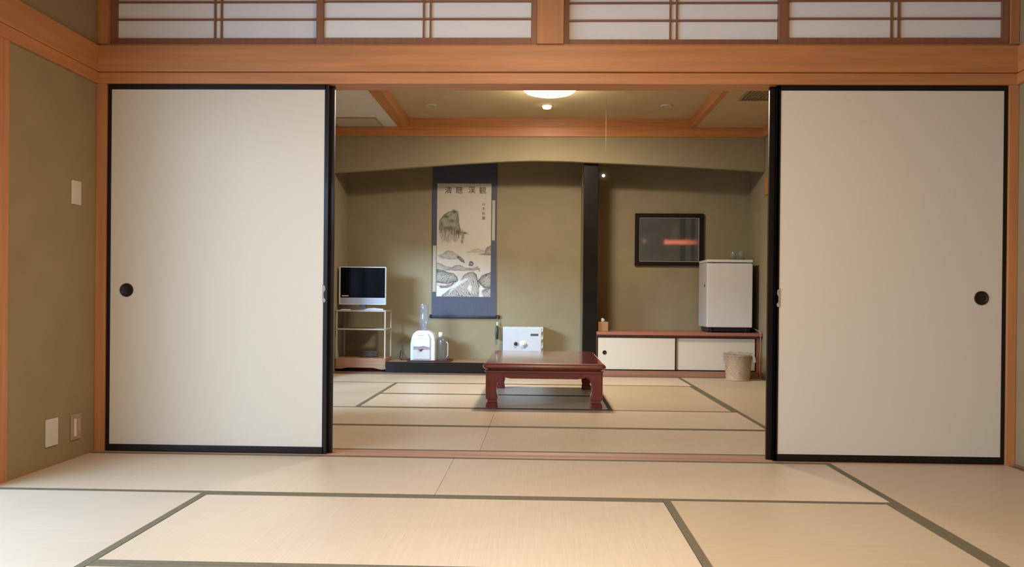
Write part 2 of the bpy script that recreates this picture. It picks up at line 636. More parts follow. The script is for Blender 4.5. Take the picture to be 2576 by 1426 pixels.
def side_window(n, xw, y0, y1, z0, z1, panels, wm):
    o = thing('window_%d' % n, None, None, (xw, (y0 + y1) / 2, z0), kind='structure')
    bm = B(xw - 0.10, xw - 0.02, y0, y0 + 0.03, z0, z1)
    bx(bm, xw - 0.10, xw - 0.02, y1 - 0.03, y1, z0, z1)
    bx(bm, xw - 0.10, xw - 0.02, y0 + 0.03, y1 - 0.03, z0, z0 + 0.03)
    bx(bm, xw - 0.10, xw - 0.02, y0 + 0.03, y1 - 0.03, z1 - 0.03, z1)
    w = (y1 - y0 - 0.06) / panels
    for i in range(1, panels):
        y = y0 + 0.03 + i * w
        bx(bm, xw - 0.08, xw - 0.04, y - 0.02, y + 0.02, z0 + 0.03, z1 - 0.03)
    obj('frame', bm, wm, o)
    for i in range(panels):
        obj('pane', B(xw - 0.062, xw - 0.058, y0 + 0.03 + i * w, y0 + 0.03 + (i + 1) * w, z0 + 0.03, z1 - 0.03), glass_mat('window_glass', refl=0.01), o)


side_window(5, XL, -0.2, 3.39, -0.05, 1.86, 4, WOODZ)
side_window(6, XLI, 5.2, 8.15, 0.10, 1.52, 3, WOODZ)

# ------------------------------------------------------------------ tatami mats
mat_n = [0]


def tatami(x0, x1, y0, y1, label, group='tatami mats of the front room'):
    """long side decides where the cloth borders run"""
    g = 0.0008
    x0 += g
    x1 -= g
    y0 += g
    y1 -= g
    alongx = (x1 - x0) > (y1 - y0)
    o = thing('tatami_mat', label, 'tatami mat', ((x0 + x1) / 2, (y0 + y1) / 2, -0.05), group)
    obj('rush_surface', B(x0, x1, y0, y1, -0.05, 0.0), tatami_mat('y' if alongx else 'x'), o)
    w = 0.029
    for s in (0, 1):
        if alongx:
            yy = (y0, y0 + w) if s == 0 else (y1 - w, y1)
            bm = B(x0, x1, *yy, -0.048, 0.0013)
        else:
            xx = (x0, x0 + w) if s == 0 else (x1 - w, x1)
            bm = B(*xx, y0, y1, -0.048, 0.0013)
        obj('cloth_border', bm, HERI, o)
    return o


Y1, Y2 = 3.380, 2.479
XA, XB, XCc, XS = -1.317, 0.494, 1.395, -0.412
XRm = XR - 0.012
tatami(XL + 0.006, XS, Y1, YS0, 'tatami mat along the sill, touching the left wall of the front room')
tatami(XS, XCc, Y1, YS0, 'tatami mat along the sill, middle one in front of the wide door opening')
tatami(XCc, XRm, 2.40, YS0, 'tatami mat in the front right corner below the right sliding door, running towards the viewer')
tatami(XL + 0.006, XA, 1.57, Y1, 'bluish daylit tatami mat at the lower left, running towards the viewer')
tatami(XA, XB, Y2, Y1, 'large crosswise tatami mat at the bottom centre of the front room')
tatami(XA, XB, 1.57, Y2, 'crosswise tatami mat of which only a sliver shows at the lower left edge')
tatami(XB, XCc, 1.57, Y1, 'yellowish lengthwise tatami mat between bottom centre mat and the right side mat')
tatami(XCc, XRm, 0.60, 2.40, 'tatami mat beside the right wall, nearest the viewer')
for (x0, x1, y0, y1, w) in ((XL + 0.006, XS, 0.67, 1.57, 'below the picture, by the left wall window'), (XS, XCc, 0.67, 1.57, 'below the picture, just in front of the viewer'),
                            (XL + 0.006, XS, -0.23, 0.67, 'left of the viewer'), (XS, XCc, -0.23, 0.67, 'directly under the viewer'),
                            (XL + 0.006, XS, YB0, -0.23, 'behind the viewer, in the left corner'), (XS, XCc, YB0, -0.23, 'behind the viewer, in the middle'),
                            (XCc, XRm, YB0, 0.60, 'behind the viewer, by the right wall')):
    tatami(x0, x1, y0, y1, 'front room tatami mat out of view ' + w)
G2 = 'tatami mats of the back room'
I1, I2, I3, I4 = 5.22, 6.064, 6.909, 7.76
IA, IB = -1.284, 1.394
tatami(XLI, -0.30, YS1, I1, 'back room tatami mat just past the sill, left half of the opening', G2)
tatami(-0.30, 1.40, YS1, I1, 'back room tatami mat just past the sill, right half of the opening', G2)
tatami(1.40, XRI, YS1, I1, 'short tatami mat just past the sill against the right wall', G2)
tatami(XLI, -0.30, I1, I2, 'second row back room tatami mat, left of the low table', G2)
tatami(-0.30, IB, I1, I2, 'second row back room tatami mat, right in front of the low table', G2)
tatami(IB, XRI, I1, I3, 'narrow back room tatami mat along the right wall, nearer one', G2)
tatami(IB, XRI, I3, YT, 'narrow back room tatami mat along the right wall, with the wastebasket on it', G2)
tatami(XLI, IA, I2, I4, 'lengthwise back room tatami mat along the left wall', G2)
tatami(IA, 0.50, I2, I3, 'crosswise tatami mat under the front left part of the low table', G2)
tatami(IA, 0.50, I3, I4, 'crosswise tatami mat under the rear left part of the low table', G2)
tatami(0.50, IB, I2, I4, 'lengthwise yellow tatami mat just right of the low table', G2)
tatami(XLI, -0.40, I4, YT, 'farthest tatami mat in front of the picture alcove, left one', G2)
tatami(-0.40, IB, I4, YT, 'farthest tatami mat behind the low table', G2)

# ------------------------------------------------------------------ alcove (tokonoma) and its post
struct('floor.001', B(-1.56, 0.435, 8.66, YB, -0.05, 0.118), wood('alcove_board', (0.33, 0.20, 0.12), 'x', rough=0.35))
trim(B(-1.56, 0.435, 8.645, 8.70, 0.012, 0.120, bev=0.003), LACQ_G)
struct('floor.002', B(XLI, 0.435, YT, 8.70, -0.05, 0.014), wood('dark_floor_board', (0.17, 0.085, 0.05), 'x', rough=0.4))
struct('floor.003', B(XLI, -1.56, 8.70, YB, -0.05, 0.014), wood('dark_floor_board', (0.17, 0.085, 0.05), 'x', rough=0.4))
trim(B(0.442, 0.590, 8.69, 8.835, 0.0, 2.62, bev=0.006), LACQ_G)   # black alcove post
struct('wall_divider', B(0.442, 0.50, 8.835, YB, -0.05, 2.62), PLASTER_IN)
# lintel rail running along the right wall of the back room
trim(B(XRI - 0.022, XRI, YS1, 8.54, 1.83, 1.99, bev=0.004), WOODY)
trim(B(XRI - 0.030, XRI, YS1, 8.606, -0.05, 0.004), RANMA)

# ------------------------------------------------------------------ built-in low cabinet
cab = thing('low_cabinet', 'low built-in cabinet with cream sliding doors under the brown shelf, below the fridge', 'cabinet', (1.4, 8.9, 0))
bm = B(0.583, 2.243, 8.70, YB - 0.002, 0.0, 0.06)
bx(bm, 0.583, 0.60, 8.66, YB - 0.002, 0.0, 0.41)
bx(bm, 2.19, 2.243, 8.66, YB - 0.002, 0.0, 0.41)
bx(bm, 0.60, 2.19, 9.20, YB - 0.002, 0.06, 0.41)
obj('body', bm, RANMA, cab)
obj('top_board', B(0.583, 2.243, 8.625, YB - 0.002, 0.422, 0.452, bev=0.003), wood('reddish_shelf_board', (0.36, 0.135, 0.085), 'x', rough=0.35), cab)
obj('top_rail', B(0.583, 2.243, 8.640, 8.70, 0.402, 0.422), wood('dark_rail', (0.10, 0.035, 0.02), 'x'), cab)
obj('base_rail', B(0.583, 2.243, 8.612, 8.70, 0.0, 0.062, bev=0.002), wood('base_rail', (0.30, 0.14, 0.085), 'x'), cab)
for (x0, x1, yf, hx) in ((0.585, 1.385, 8.645, 0.665), (1.362, 2.188, 8.664, 2.13)):
    z0, z1 = 0.062, 0.404
    dpanel = obj('door', B(x0 + 0.008, x1 - 0.008, yf + 0.003, yf + 0.015, z0 + 0.004, z1 - 0.004), FPAPER, cab)
    bm = B(x0, x0 + 0.012, yf, yf + 0.017, z0, z1)
    bx(bm, x1 - 0.012, x1, yf, yf + 0.017, z0, z1)
    bx(bm, x0 + 0.012, x1 - 0.012, yf, yf + 0.017, z0, z0 + 0.012)
    bx(bm, x0 + 0.012, x1 - 0.012, yf, yf + 0.017, z1 - 0.010, z1)
    obj('door_frame', bm, LACQ, dpanel)
    if hx < 1:
        pull(dpanel, hx, 0.243, yf + 0.002, 0.021)
# ------------------------------------------------------------------ fridge
fr = thing('refrigerator', 'small white one-door refrigerator standing on the brown shelf', 'fridge', (1.94, 8.95, 0.452))
FX0, FX1, FY0, FY1, FZ0, FZ1 = 1.708, 2.166, 8.735, 9.20, 0.505, 1.196
obj('body', B(FX0, FX1, FY0 + 0.05, FY1, FZ0, FZ1 - 0.03, bev=0.006), mat('grey_white_enamel', (0.50, 0.50, 0.49), rough=0.4, var=0.02), fr)
obj('door', B(FX0, FX1, FY0, FY0 + 0.045, FZ0, FZ1 - 0.038, bev=0.010, seg=3), WHITEP, fr)
obj('top_panel', B(FX0 - 0.002, FX1 + 0.002, FY0 + 0.006, FY1, FZ1 - 0.028, FZ1, bev=0.006), WHITEP, fr)
obj('door_gasket', B(FX0 + 0.006, FX1 - 0.006, FY0 + 0.045, FY0 + 0.05, FZ0 + 0.01, FZ1 - 0.04), GREYP, fr)
obj('hinge_cover', B(FX0 + 0.02, FX0 + 0.05, FY0 + 0.002, FY0 + 0.03, FZ1 - 0.038, FZ1 - 0.026), GREYP, fr)
obj('rating_label', B(FX0 - 0.0012, FX0 + 0.001, FY0 + 0.12, FY0 + 0.17, 0.915, 0.945), mat('label_grey', (0.10, 0.10, 0.11)), fr)
obj('under_shade', B(FX0 + 0.025, FX1 - 0.012, FY0 + 0.05, FY1 - 0.02, 0.462, 0.507), DARKP, fr)  # dark block standing in for the shade under the fridge
for fx in (FX0 + 0.03, FX1 - 0.07):
    for fy in (FY0 + 0.03, FY1 - 0.08):
        obj('foot', lathe(bmesh.new(), [(0, 0), (0.018, 0), (0.018, 0.05), (0.010, 0.054), (0, 0.054)], fx + 0.02, fy + 0.02, 0.4522, 16), DARKP, fr)

obj('power_cord', tube(bmesh.new(), [(2.160, 9.10, 0.58), (2.20, 8.9, 0.50), (2.214, 8.615, 0.470), (2.217, 8.604, 0.44), (2.216, 8.603, 0.30), (2.212, 8.603, 0.2), (2.209, 8.603, 0.09), (2.207, 8.55, 0.006)], 0.0032, 8),
    mat('pale_cord', (0.42, 0.32, 0.24)), fr, label='thin pale power cord hanging down beside the low cabinet')

# tray with two upturned glasses
ty = 8.98
tray = thing('tray', 'small dark tray on top of the white fridge carrying two glasses', 'tray', (2.06, ty, 1.196))
obj('tray_body', lathe(bmesh.new(), [(0, 0), (0.085, 0), (0.098, 0.010), (0.094, 0.011), (0.082, 0.004), (0, 0.004)], 2.065, ty, 1.1963, 36), mat('dark_brown_tray', (0.05, 0.022, 0.015), rough=0.3), tray)
GLASS = glass_mat('drinking_glass', (0.92, 0.95, 0.94), refl=0.05, rough=0.1, milk=0.22, milk_col=(0.75, 0.78, 0.76))
gprof = [(0.0, 0.095), (0.021, 0.095), (0.026, 0.088), (0.036, 0.002), (0.033, 0.002), (0.0235, 0.086), (0.0, 0.088)]
for gx, lab in ((2.024, 'upturned clear drinking glass on the fridge tray, left one of two'), (2.106, 'upturned clear drinking glass on the fridge tray, right one of two')):
    g = obj('drinking_glass', lathe(bmesh.new(), gprof, gx, ty, 1.2003, 24), GLASS, base=(gx, ty, 1.2003))
    tag(g, lab, 'glass', 'upturned glasses on the fridge')

# tissue box
tb = thing('tissue_box', 'brown tissue box with white tissue on the left end of the brown shelf', 'tissue box', (0.655, 8.84, 0.452))
obj('box', B(0.60, 0.708, 8.74, 8.96, 0.4525, 0.548, bev=0.004), mat('brown_tissue_case', (0.34, 0.18, 0.075), rough=0.6), tb)
bm = bmesh.new()
n = 10
vs = []
for i in range(n):
    a = 2 * PI * i / n
    vs.append([bm.verts.new((0.655 + math.cos(a) * rr * (1 + 0.4 * math.sin(3 * a + k)), 8.85 + math.sin(a) * rr * 1.4, 0.546 + zz))
               for k, (rr, zz) in enumerate(((0.018, 0), (0.022, 0.015), (0.013, 0.03 + 0.006 * math.sin(2 * a)), (0.003, 0.04)))])
for i in range(n):
    j = (i + 1) % n
    for k in range(3):
        bm.faces.new((vs[i][k], vs[j][k], vs[j][k + 1], vs[i][k + 1])).smooth = True
obj('tissue', bm, mat('tissue_paper', (0.8, 0.76, 0.68), rough=0.9), tb)

# ------------------------------------------------------------------ framed picture


def vnoise(nx, ny, fx, fy, seed):
    rs = np.random.RandomState(seed)
    gx, gy = int(fx) + 2, int(fy) + 2
    g = rs.rand(gy, gx)
    x = np.linspace(0, fx, nx, endpoint=False)
    y = np.linspace(0, fy, ny, endpoint=False)
    xi, yi = x.astype(int), y.astype(int)
    xf, yf = x - xi, y - yi
    xf, yf = xf * xf * (3 - 2 * xf), yf * yf * (3 - 2 * yf)
    a = g[np.ix_(yi, xi)]
    b = g[np.ix_(yi, xi + 1)]
    c = g[np.ix_(yi + 1, xi)]
    d = g[np.ix_(yi + 1, xi + 1)]
    return (a * (1 - xf) + b * xf) * (1 - yf)[:, None] + (c * (1 - xf) + d * xf) * yf[:, None]


def fbm(nx, ny, fx, fy, seed, octs=4):
    s = np.zeros((ny, nx))
    t = 0
    for k in range(octs):
        s += vnoise(nx, ny, fx * 2 ** k, fy * 2 ** k, seed + k) / 2 ** k
        t += 1 / 2 ** k
    return s / t


def polymask(U, V, poly, soft):
    """soft inside mask of polygon (u,v)"""
    inside = np.zeros(U.shape, bool)
    dist = np.full(U.shape, 1e9)
    n = len(poly)
    for i in range(n):
        x0, y0 = poly[i]
        x1, y1 = poly[(i + 1) % n]
        c = ((y0 > V) != (y1 > V)) & (U < (x1 - x0) * (V - y0) / ((y1 - y0) + 1e-12) + x0)
        inside ^= c
        dx, dy = x1 - x0, y1 - y0
        t = np.clip(((U - x0) * dx + (V - y0) * dy) / (dx * dx + dy * dy + 1e-12), 0, 1)
        dist = np.minimum(dist, np.hypot(U - x0 - t * dx, V - y0 - t * dy))
    sd = np.where(inside, dist, -dist)
    return np.clip(sd / soft * 0.5 + 0.5, 0, 1), sd


def painted_sheet(name, x0, x1, z0, z1, y, img, mt, parent):
    """flat printed sheet; img[row from the top, col] = linear rgb"""
    ny, nx = img.shape[:2]
    xs = np.linspace(x0, x1, nx)
    zs = np.linspace(z1, z0, ny)
    X, Z = np.meshgrid(xs, zs)
    off = WL[parent.name]
    co = np.stack([X - off.x, np.full_like(X, y - off.y), Z - off.z], -1).reshape(-1, 3)
    idx = np.arange(nx * ny).reshape(ny, nx)
    f = np.stack([idx[:-1, :-1], idx[1:, :-1], idx[1:, 1:], idx[:-1, 1:]], -1).reshape(-1, 4)
    me = bpy.data.meshes.new(name)
    me.from_pydata(co.tolist(), [], f.tolist())
    ca = me.color_attributes.new('Col', 'FLOAT_COLOR', 'POINT')
    rgba = np.concatenate([np.clip(img, 0, 1), np.ones((ny, nx, 1))], -1).astype(np.float32)
    ca.data.foreach_set('color', rgba.ravel())
    me.materials.append(mt)
    me.update()
    o = bpy.data.objects.new(name, me)
    C.objects.link(o)
    o.parent = parent
    WL[o.name] = off
    return o


pf = thing('framed_picture', 'dark framed picture with a red streak, hanging on the wall left of the fridge', 'picture', (1.39, YB, 1.15))
x0, x1, z0, z1 = 1.030, 1.752, 1.150, 1.702
bm = bmesh.new()
fwd_y = YB - 0.03
for a in ((x0 - 0.006, x1 + 0.008, z1 - 0.040, z1 + 0.006), (x0 - 0.006, x1 + 0.008, z0 - 0.004, z0 + 0.040), (x0 - 0.006, x0 + 0.042, z0 + 0.04, z1 - 0.04), (x1 - 0.042, x1 + 0.008, z0 + 0.04, z1 - 0.04)):
    bx(bm, a[0], a[1], fwd_y, YB - 0.001, a[2], a[3], bev=0.004)
obj('frame', bm, mat('black_brown_frame', (0.010, 0.005, 0.003), rough=0.55, var=0.2, spec=0.25), pf)
bm = bmesh.new()
xi0, xi1, zi0, zi1 = x0 + 0.040, x1 - 0.040, z0 + 0.038, z1 - 0.038
for a in ((xi0, xi1, zi1 - 0.006, zi1), (xi0, xi1, zi0, zi0 + 0.006), (xi0, xi0 + 0.006, zi0, zi1), (xi1 - 0.006, xi1, zi0, zi1)):
    bx(bm, a[0], a[1], fwd_y + 0.006, fwd_y + 0.014, a[2], a[3])
obj('silver_fillet', bm, mat('silver_fillet', (0.60, 0.56, 0.48), rough=0.35, metal=0.3), pf)
nx, ny = 170, 130
U, V = np.meshgrid(np.linspace(0, 1, nx), np.linspace(0, 1, ny))
img = np.zeros((ny, nx, 3))
img[:] = (0.066, 0.066, 0.058)
nb = fbm(nx, ny, 5, 4, 3)
img *= (0.75 + 0.55 * nb)[..., None]
img[..., 1] *= 1 + 0.15 * (fbm(nx, ny, 4, 4, 11) - 0.5)
g = np.exp(-((U - 0.6) / 0.06) ** 2 - ((V - 0.30) / 0.16) ** 2)
img += g[..., None] * np.array((0.035, 0.035, 0.025))
for uc, w in ((0.73, 0.05), (0.9, 0.035)):
    g = np.exp(-((U - uc) / w) ** 4) * (np.abs(V - 0.55) > 0.04)
    img *= (1 - 0.5 * g)[..., None]
edge = 0.03 * (fbm(nx, ny, 14, 3, 21) - 0.5)
top = 0.505 + edge
bot = 0.600 + edge * 0.7
red = 1 / (1 + np.exp(-(V - top) / 0.012)) * 1 / (1 + np.exp((V - bot) / 0.010)) / (1 + np.exp(-(U - 0.42) / 0.008)) / (1 + np.exp((U - 0.97) / 0.01))
taper = np.clip(1.0 - np.clip(U - 0.72, 0, 1) * 2.0, 0.35, 1)
img = img * (1 - red[..., None]) + red[..., None] * np.array((0.85, 0.29, 0.20)) * taper[..., None]
halo = np.exp(-((V - 0.55) / 0.09) ** 2) / (1 + np.exp(-(U - 0.38) / 0.03)) * 0.35
img += halo[..., None] * np.array((0.16, 0.02, 0.015))
g = np.exp(-((U - 0.085) / 0.035) ** 2 - ((V - 0.535) / 0.045) ** 2)
img += g[..., None] * np.array((0.22, 0.09, 0.10))
painted_sheet('picture_print', xi0, xi1, zi0, zi1, fwd_y + 0.012, img, attr_mat('glazed_photo_print', 0.5, 0.1), pf)

# ------------------------------------------------------------------ hanging scroll
sc = thing('hanging_scroll', 'tall hanging scroll with an ink landscape on a slate blue mount in the alcove', 'scroll', (-0.82, YB, 0.56))
sx0, sx1 = -1.168, -0.468
SY = YB - 0.014
SILK = mat('slate_blue_silk', (0.068, 0.075, 0.105), rough=0.65, var=0.12, vscale=60, bump=0.1, bscale=400)
obj('silk_mount', B(sx0, sx1, SY, SY + 0.004, 0.585, 2.25), SILK, sc)
bm = bmesh.new()
tube(bm, [(sx0 - 0.004, SY - 0.004, 0.572), (sx1 + 0.004, SY - 0.004, 0.572)], 0.0135, 14)
obj('roller', bm, mat('roller_cloth', (0.045, 0.045, 0.06), rough=0.6), sc)
for a, b in ((sx0 - 0.022, sx0 - 0.004), (sx1 + 0.004, sx1 + 0.042)):
    obj('roller_knob', tube(bmesh.new(), [(a, SY - 0.004, 0.577), (b, SY - 0.004, 0.577)], 0.019, 14), mat('dark_roller_knob', (0.03, 0.02, 0.014), rough=0.35), sc)
bm = bmesh.new()
tube(bm, [(sx0, SY, 2.255), (sx1, SY, 2.255)], 0.010, 12)
obj('top_bar', bm, mat('top_bar_wood', (0.06, 0.03, 0.02)), sc)
obj('hanging_cord', tube(bmesh.new(), [(-1.0, SY, 2.262), (-0.82, YB - 0.004, 2.294), (-0.64, SY, 2.262)], 0.003, 6), mat('scroll_cord', (0.2, 0.16, 0.1)), sc)
# pale strips laid on the two side borders of the mount
pale = mat('pale_strip_tone', (0.42, 0.38, 0.27), rough=0.7)
obj('pale_strip', B(-1.160, -1.124, SY - 0.004, SY - 0.002, 0.842, 1.345), pale, sc, label='pale strip at the lower left border')
obj('pale_strip', B(-0.520, -0.488, SY - 0.004, SY - 0.002, 1.405, 1.840), pale, sc, label='pale strip at the upper right border')

# ink painting, u across, v down
px0, px1, pz0, pz1 = -1.119, -0.530, 0.792, 2.020
nx, ny = 230, 480
U, V = np.meshgrid(np.linspace(0, 1, nx), np.linspace(0, 1, ny))
PX, PY = U * 136.0, V * 285.0                      # working units along the sheet
paper = np.array((0.53, 0.475, 0.39))
img = np.ones((ny, nx, 3)) * paper * (0.96 + 0.08 * fbm(nx, ny, 3, 6, 5))[..., None]
n1 = fbm(nx, ny, 10, 21, 40, 4)
n2 = fbm(nx, ny, 22, 46, 60, 3)
nV = fbm(nx, ny, 40, 6, 90, 2)


def strokes(deg, freq, seed):
    """ridged noise stretched along one direction, like dry brush strokes"""
    a = math.radians(deg)
    w = 6.0 * (n1 - 0.5)
    t = (PX * math.sin(a) + PY * math.cos(a) + w * 2.2) * freq
    return 1 - np.abs(np.sin(t + 5 * (n2 - 0.5)))


def ink(mask, col, amt):
    global img
    a = np.clip(mask * amt, 0, 1)[..., None]
    img = img * (1 - a) + np.array(col) * a


# unit grid of the sheet: x 1100..1236, y 461..746
def q(pts):
    return [(x - 1100, y - 461) for x, y in pts]


Uw = PX + 3.0 * (n1 - 0.5) + 1.6 * (n2 - 0.5)
Vw = PY + 3.0 * (fbm(nx, ny, 12, 25, 133, 3) - 0.5)
GR = (0.085, 0.085, 0.055)
DK = (0.035, 0.040, 0.050)


def rock(pts, wash, outline, deg, dens, col=DK, soft=1.4, seed=0):
    mk, sd = polymask(Uw, Vw, q(pts), soft)
    ink(mk, tuple(paper * 0.62), wash * 0.55)
    st = strokes(deg, 0.75, seed)
    ink(mk * np.clip((st - 0.35) * 2.2, 0, 1) * (0.3 + 1.1 * n1), col, dens)
    # dark shoulder under the upper edge
    ink(mk * np.exp(-np.clip(sd, 0, 99) / 5.0) * (0.4 + n2), col, wash)
    ink(np.exp(-(sd / 1.1) ** 2) * (0.35 + 1.1 * n1), col, outline)


# hanging cliff with falling streaks
cl = [(1106, 566), (1108, 553), (1119, 541), (1131, 533), (1142, 528), (1151, 534), (1153, 547), (1154, 560), (1158, 574), (1163, 586), (1158, 594), (1154, 604), (1146, 610), (1138, 604), (1130, 612), (1120, 606), (1112, 612), (1108, 594)]
mk, sd = polymask(Uw, Vw, q(cl), 2.0)
fade = np.clip((612 - 461 - PY) / 30.0, 0, 1)
ink(mk * (0.35 + 0.5 * fade), (0.20, 0.195, 0.14), 0.75)
ink(mk * np.clip((strokes(70, 0.55, 1) - 0.4) * 2, 0, 1) * fade, GR, 0.65)
ink(mk * (nV > 0.52) * np.clip((PY - 105) / 15, 0, 1) * (0.35 + 0.65 * fade), GR, 0.75)
ink(np.exp(-(sd / 1.5) ** 2) * (PY < 118) * (0.4 + n1), GR, 0.9)
for (a, b, c_, d_) in ((1143, 533, 7, 5), (1124, 545, 6, 4), (1150, 552, 3, 9), (1136, 556, 10, 4), (1130, 574, 14, 5), (1112, 566, 4, 9), (1152, 584, 6, 5), (1165, 592, 4, 12), (1171, 586, 7, 3), (1163, 606, 3, 6)):
    ink(np.exp(-((Uw - (a - 1100)) / c_) ** 2 - ((Vw - (b - 461)) / d_) ** 2) * (0.45 + 1.0 * n2), (0.05, 0.05, 0.03), 0.85)
# distant hills and shore
rock([(1102, 643), (1116, 638), (1127, 631), (1140, 633), (1150, 640), (1158, 646), (1150, 651), (1136, 652), (1116, 649)], 0.5, 0.35, 20, 0.5, GR, 1.6)
rock([(1152, 645), (1160, 647), (1167, 654), (1170, 661), (1163, 658), (1156, 652)], 0.9, 0.8, 30, 0.9)
rock([(1176, 634), (1190, 628), (1202, 625), (1216, 629), (1226, 632), (1210, 634), (1190, 635)], 0.35, 0.2, 10, 0.3, GR, 2.0)
rock([(1223, 627), (1228, 621), (1236, 617), (1240, 640), (1222, 640), (1206, 639), (1222, 637)], 0.7, 0.6, 60, 0.7)
rock([(1183, 659), (1188, 657), (1193, 662), (1190, 668), (1182, 667)], 0.9, 0.8, 10, 0.9, (0.05, 0.04, 0.03))
rock([(1096, 660), (1112, 664), (1124, 671), (1138, 673), (1150, 667), (1160, 668), (1172, 674), (1190, 675), (1203, 670), (1206, 676), (1190, 679), (1160, 680), (1135, 679), (1118, 680), (1096, 690)], 0.55, 0.5, 15, 0.6, (0.06, 0.065, 0.05))
ink(np.exp(-((Uw - 107 + 0 * Uw) / 2.0) ** 2) * (PY > 212) * (PY < 222), (0.12, 0.1, 0.08), 0.6)
# boulders
rock([(1096, 676), (1112, 680), (1128, 686), (1142, 688), (1152, 698), (1155, 708), (1142, 708), (1128, 714), (1112, 712), (1096, 708)], 0.75, 0.9, 35, 0.95)
rock([(1162, 704), (1168, 694), (1180, 685), (1192, 683), (1199, 690), (1204, 704), (1208, 722), (1206, 748), (1180, 750), (1118, 750), (1114, 744), (1124, 735), (1142, 724), (1152, 716)], 0.5, 0.9, 128, 0.95)
rock([(1206, 706), (1214, 694), (1226, 689), (1240, 682), (1240, 722), (1222, 724), (1212, 716)], 0.85, 0.9, 60, 0.9)
rock([(1206, 750), (1214, 732), (1226, 726), (1240, 724), (1240, 750)], 0.6, 0.7, 110, 0.8)
rock([(1104, 718), (1122, 721), (1136, 715), (1146, 707), (1134, 724), (1114, 724)], 0.8, 0.6, 15, 0.8)
# pale surf between the boulders
for pts in ([(1100, 720), (1108, 717), (1107, 725), (1126, 726), (1150, 713), (1158, 706), (1146, 722), (1126, 732), (1112, 744), (1100, 747)],
            [(1152, 708), (1170, 701), (1182, 700), (1170, 708), (1156, 718), (1140, 730), (1132, 740), (1134, 731), (1146, 720)],
            [(1207, 724), (1214, 718), (1219, 726), (1213, 733), (1218, 748), (1207, 748)],
            [(1178, 726), (1184, 715), (1190, 722), (1186, 734)]):
    mk, sd = polymask(Uw, Vw, q(pts), 2.0)
    ink(mk * (0.75 + 0.4 * n1), (0.66, 0.66, 0.62), 0.85)
ripple = np.clip((strokes(8, 0.9, 4) - 0.72) * 3.5, 0, 1)
ink(ripple * (PY > 172) * (PY < 240) * (n1 > 0.45), (0.10, 0.105, 0.09), 0.45)
# faint seal marks
for (a, b) in ((1200, 513), (1203, 530), (1203, 545), (1130, 509)):
    uu, vv = q([(a, b)])[0]
    ink(np.exp(-((U - uu) / 0.03) ** 2 - ((V - vv) / 0.013) ** 2), (0.32, 0.28, 0.26), 0.45)
sheet = painted_sheet('painting', px0, px1, pz0, pz1, SY - 0.001, img, attr_mat('ink_painting_paper', 0.75), sc)

# brush characters, one title line and one small column
INK = mat('brush_ink', (0.03, 0.021, 0.011), rough=0.7)
INK2 = mat('small_brush_ink', (0.05, 0.04, 0.028), rough=0.7)


def glyph(body, cx, cz, size, y, mt, parent, name, off=0.0):
    cu = bpy.data.curves.new(name, 'FONT')
    cu.body = body
    cu.size = size
    cu.align_x = 'CENTER'
    cu.align_y = 'CENTER'
    cu.offset = off
    cu.extrude = 0.0003
    cu.resolution_u = 3
    to = bpy.data.objects.new(name + '_curve', cu)
    C.objects.link(to)
    dg = bpy.context.evaluated_depsgraph_get()
    me = bpy.data.meshes.new_from_object(to.evaluated_get(dg))
    bpy.data.objects.remove(to)
    bm = bmesh.new()
    bm.from_mesh(me)
    bpy.data.meshes.remove(me)
    if not bm.verts:
        bm.free()
        return None
    xs = [v.co.x for v in bm.verts]
    ys = [v.co.y for v in bm.verts]
    mx_, my_ = (min(xs) + max(xs)) / 2, (min(ys) + max(ys)) / 2
    for v in bm.verts:
        v.co = Vector((cx + v.co.x - mx_, y - v.co.z, cz + v.co.y - my_))
    return obj(name, bm, mt, parent)


def P2(px, py):
    return px0 + (px - 1100) / 136.0 * (px1 - px0), pz1 - (py - 461) / 285.0 * (pz1 - pz0)


for ch, px_, py_ in (('清', 1128, 478), ('聴', 1155, 478), ('渓', 1187, 477), ('観', 1214, 478)):
    gx, gz = P2(px_, py_)
    glyph(ch, gx, gz, 0.080, SY - 0.0022, INK, sheet, 'title_character', 0.0)
for ch, px_, py_ in (('山', 1217, 512), ('水', 1217, 524), ('秋', 1217, 536), ('雲', 1217, 548)):
    gx, gz = P2(px_, py_)
    glyph(ch, gx, gz, 0.038, SY - 0.0022, INK2, sheet, 'signature_character', 0.0)

# weight hanging from the roller's right end
sw = thing('scroll_weight', 'small dark scroll weight dangling from the right end of the scroll roller', 'scroll weight', (-0.452, SY - 0.03, 0.34))
obj('weight_body', lathe(bmesh.new(), [(0, 0), (0.013, 0.002), (0.015, 0.02), (0.015, 0.13), (0.010, 0.142), (0, 0.145)], -0.452, SY - 0.03, 0.335, 16), mat('dark_weight_stone', (0.03, 0.022, 0.018), rough=0.3), sw)
obj('ring', lathe(bmesh.new(), [(0, 0), (0.007, 0.002), (0.009, 0.012), (0.007, 0.040), (0, 0.044)], -0.452, SY - 0.03, 0.482, 14), mat('pale_bead', (0.7, 0.68, 0.6), rough=0.3), sw)
obj('cord', tube(bmesh.new(), [(-0.452, SY - 0.03, 0.52), (-0.450, SY - 0.027, 0.565), (-0.446, SY - 0.004, 0.598)], 0.003, 6), mat('weight_cord', (0.28, 0.22, 0.15)), sw)

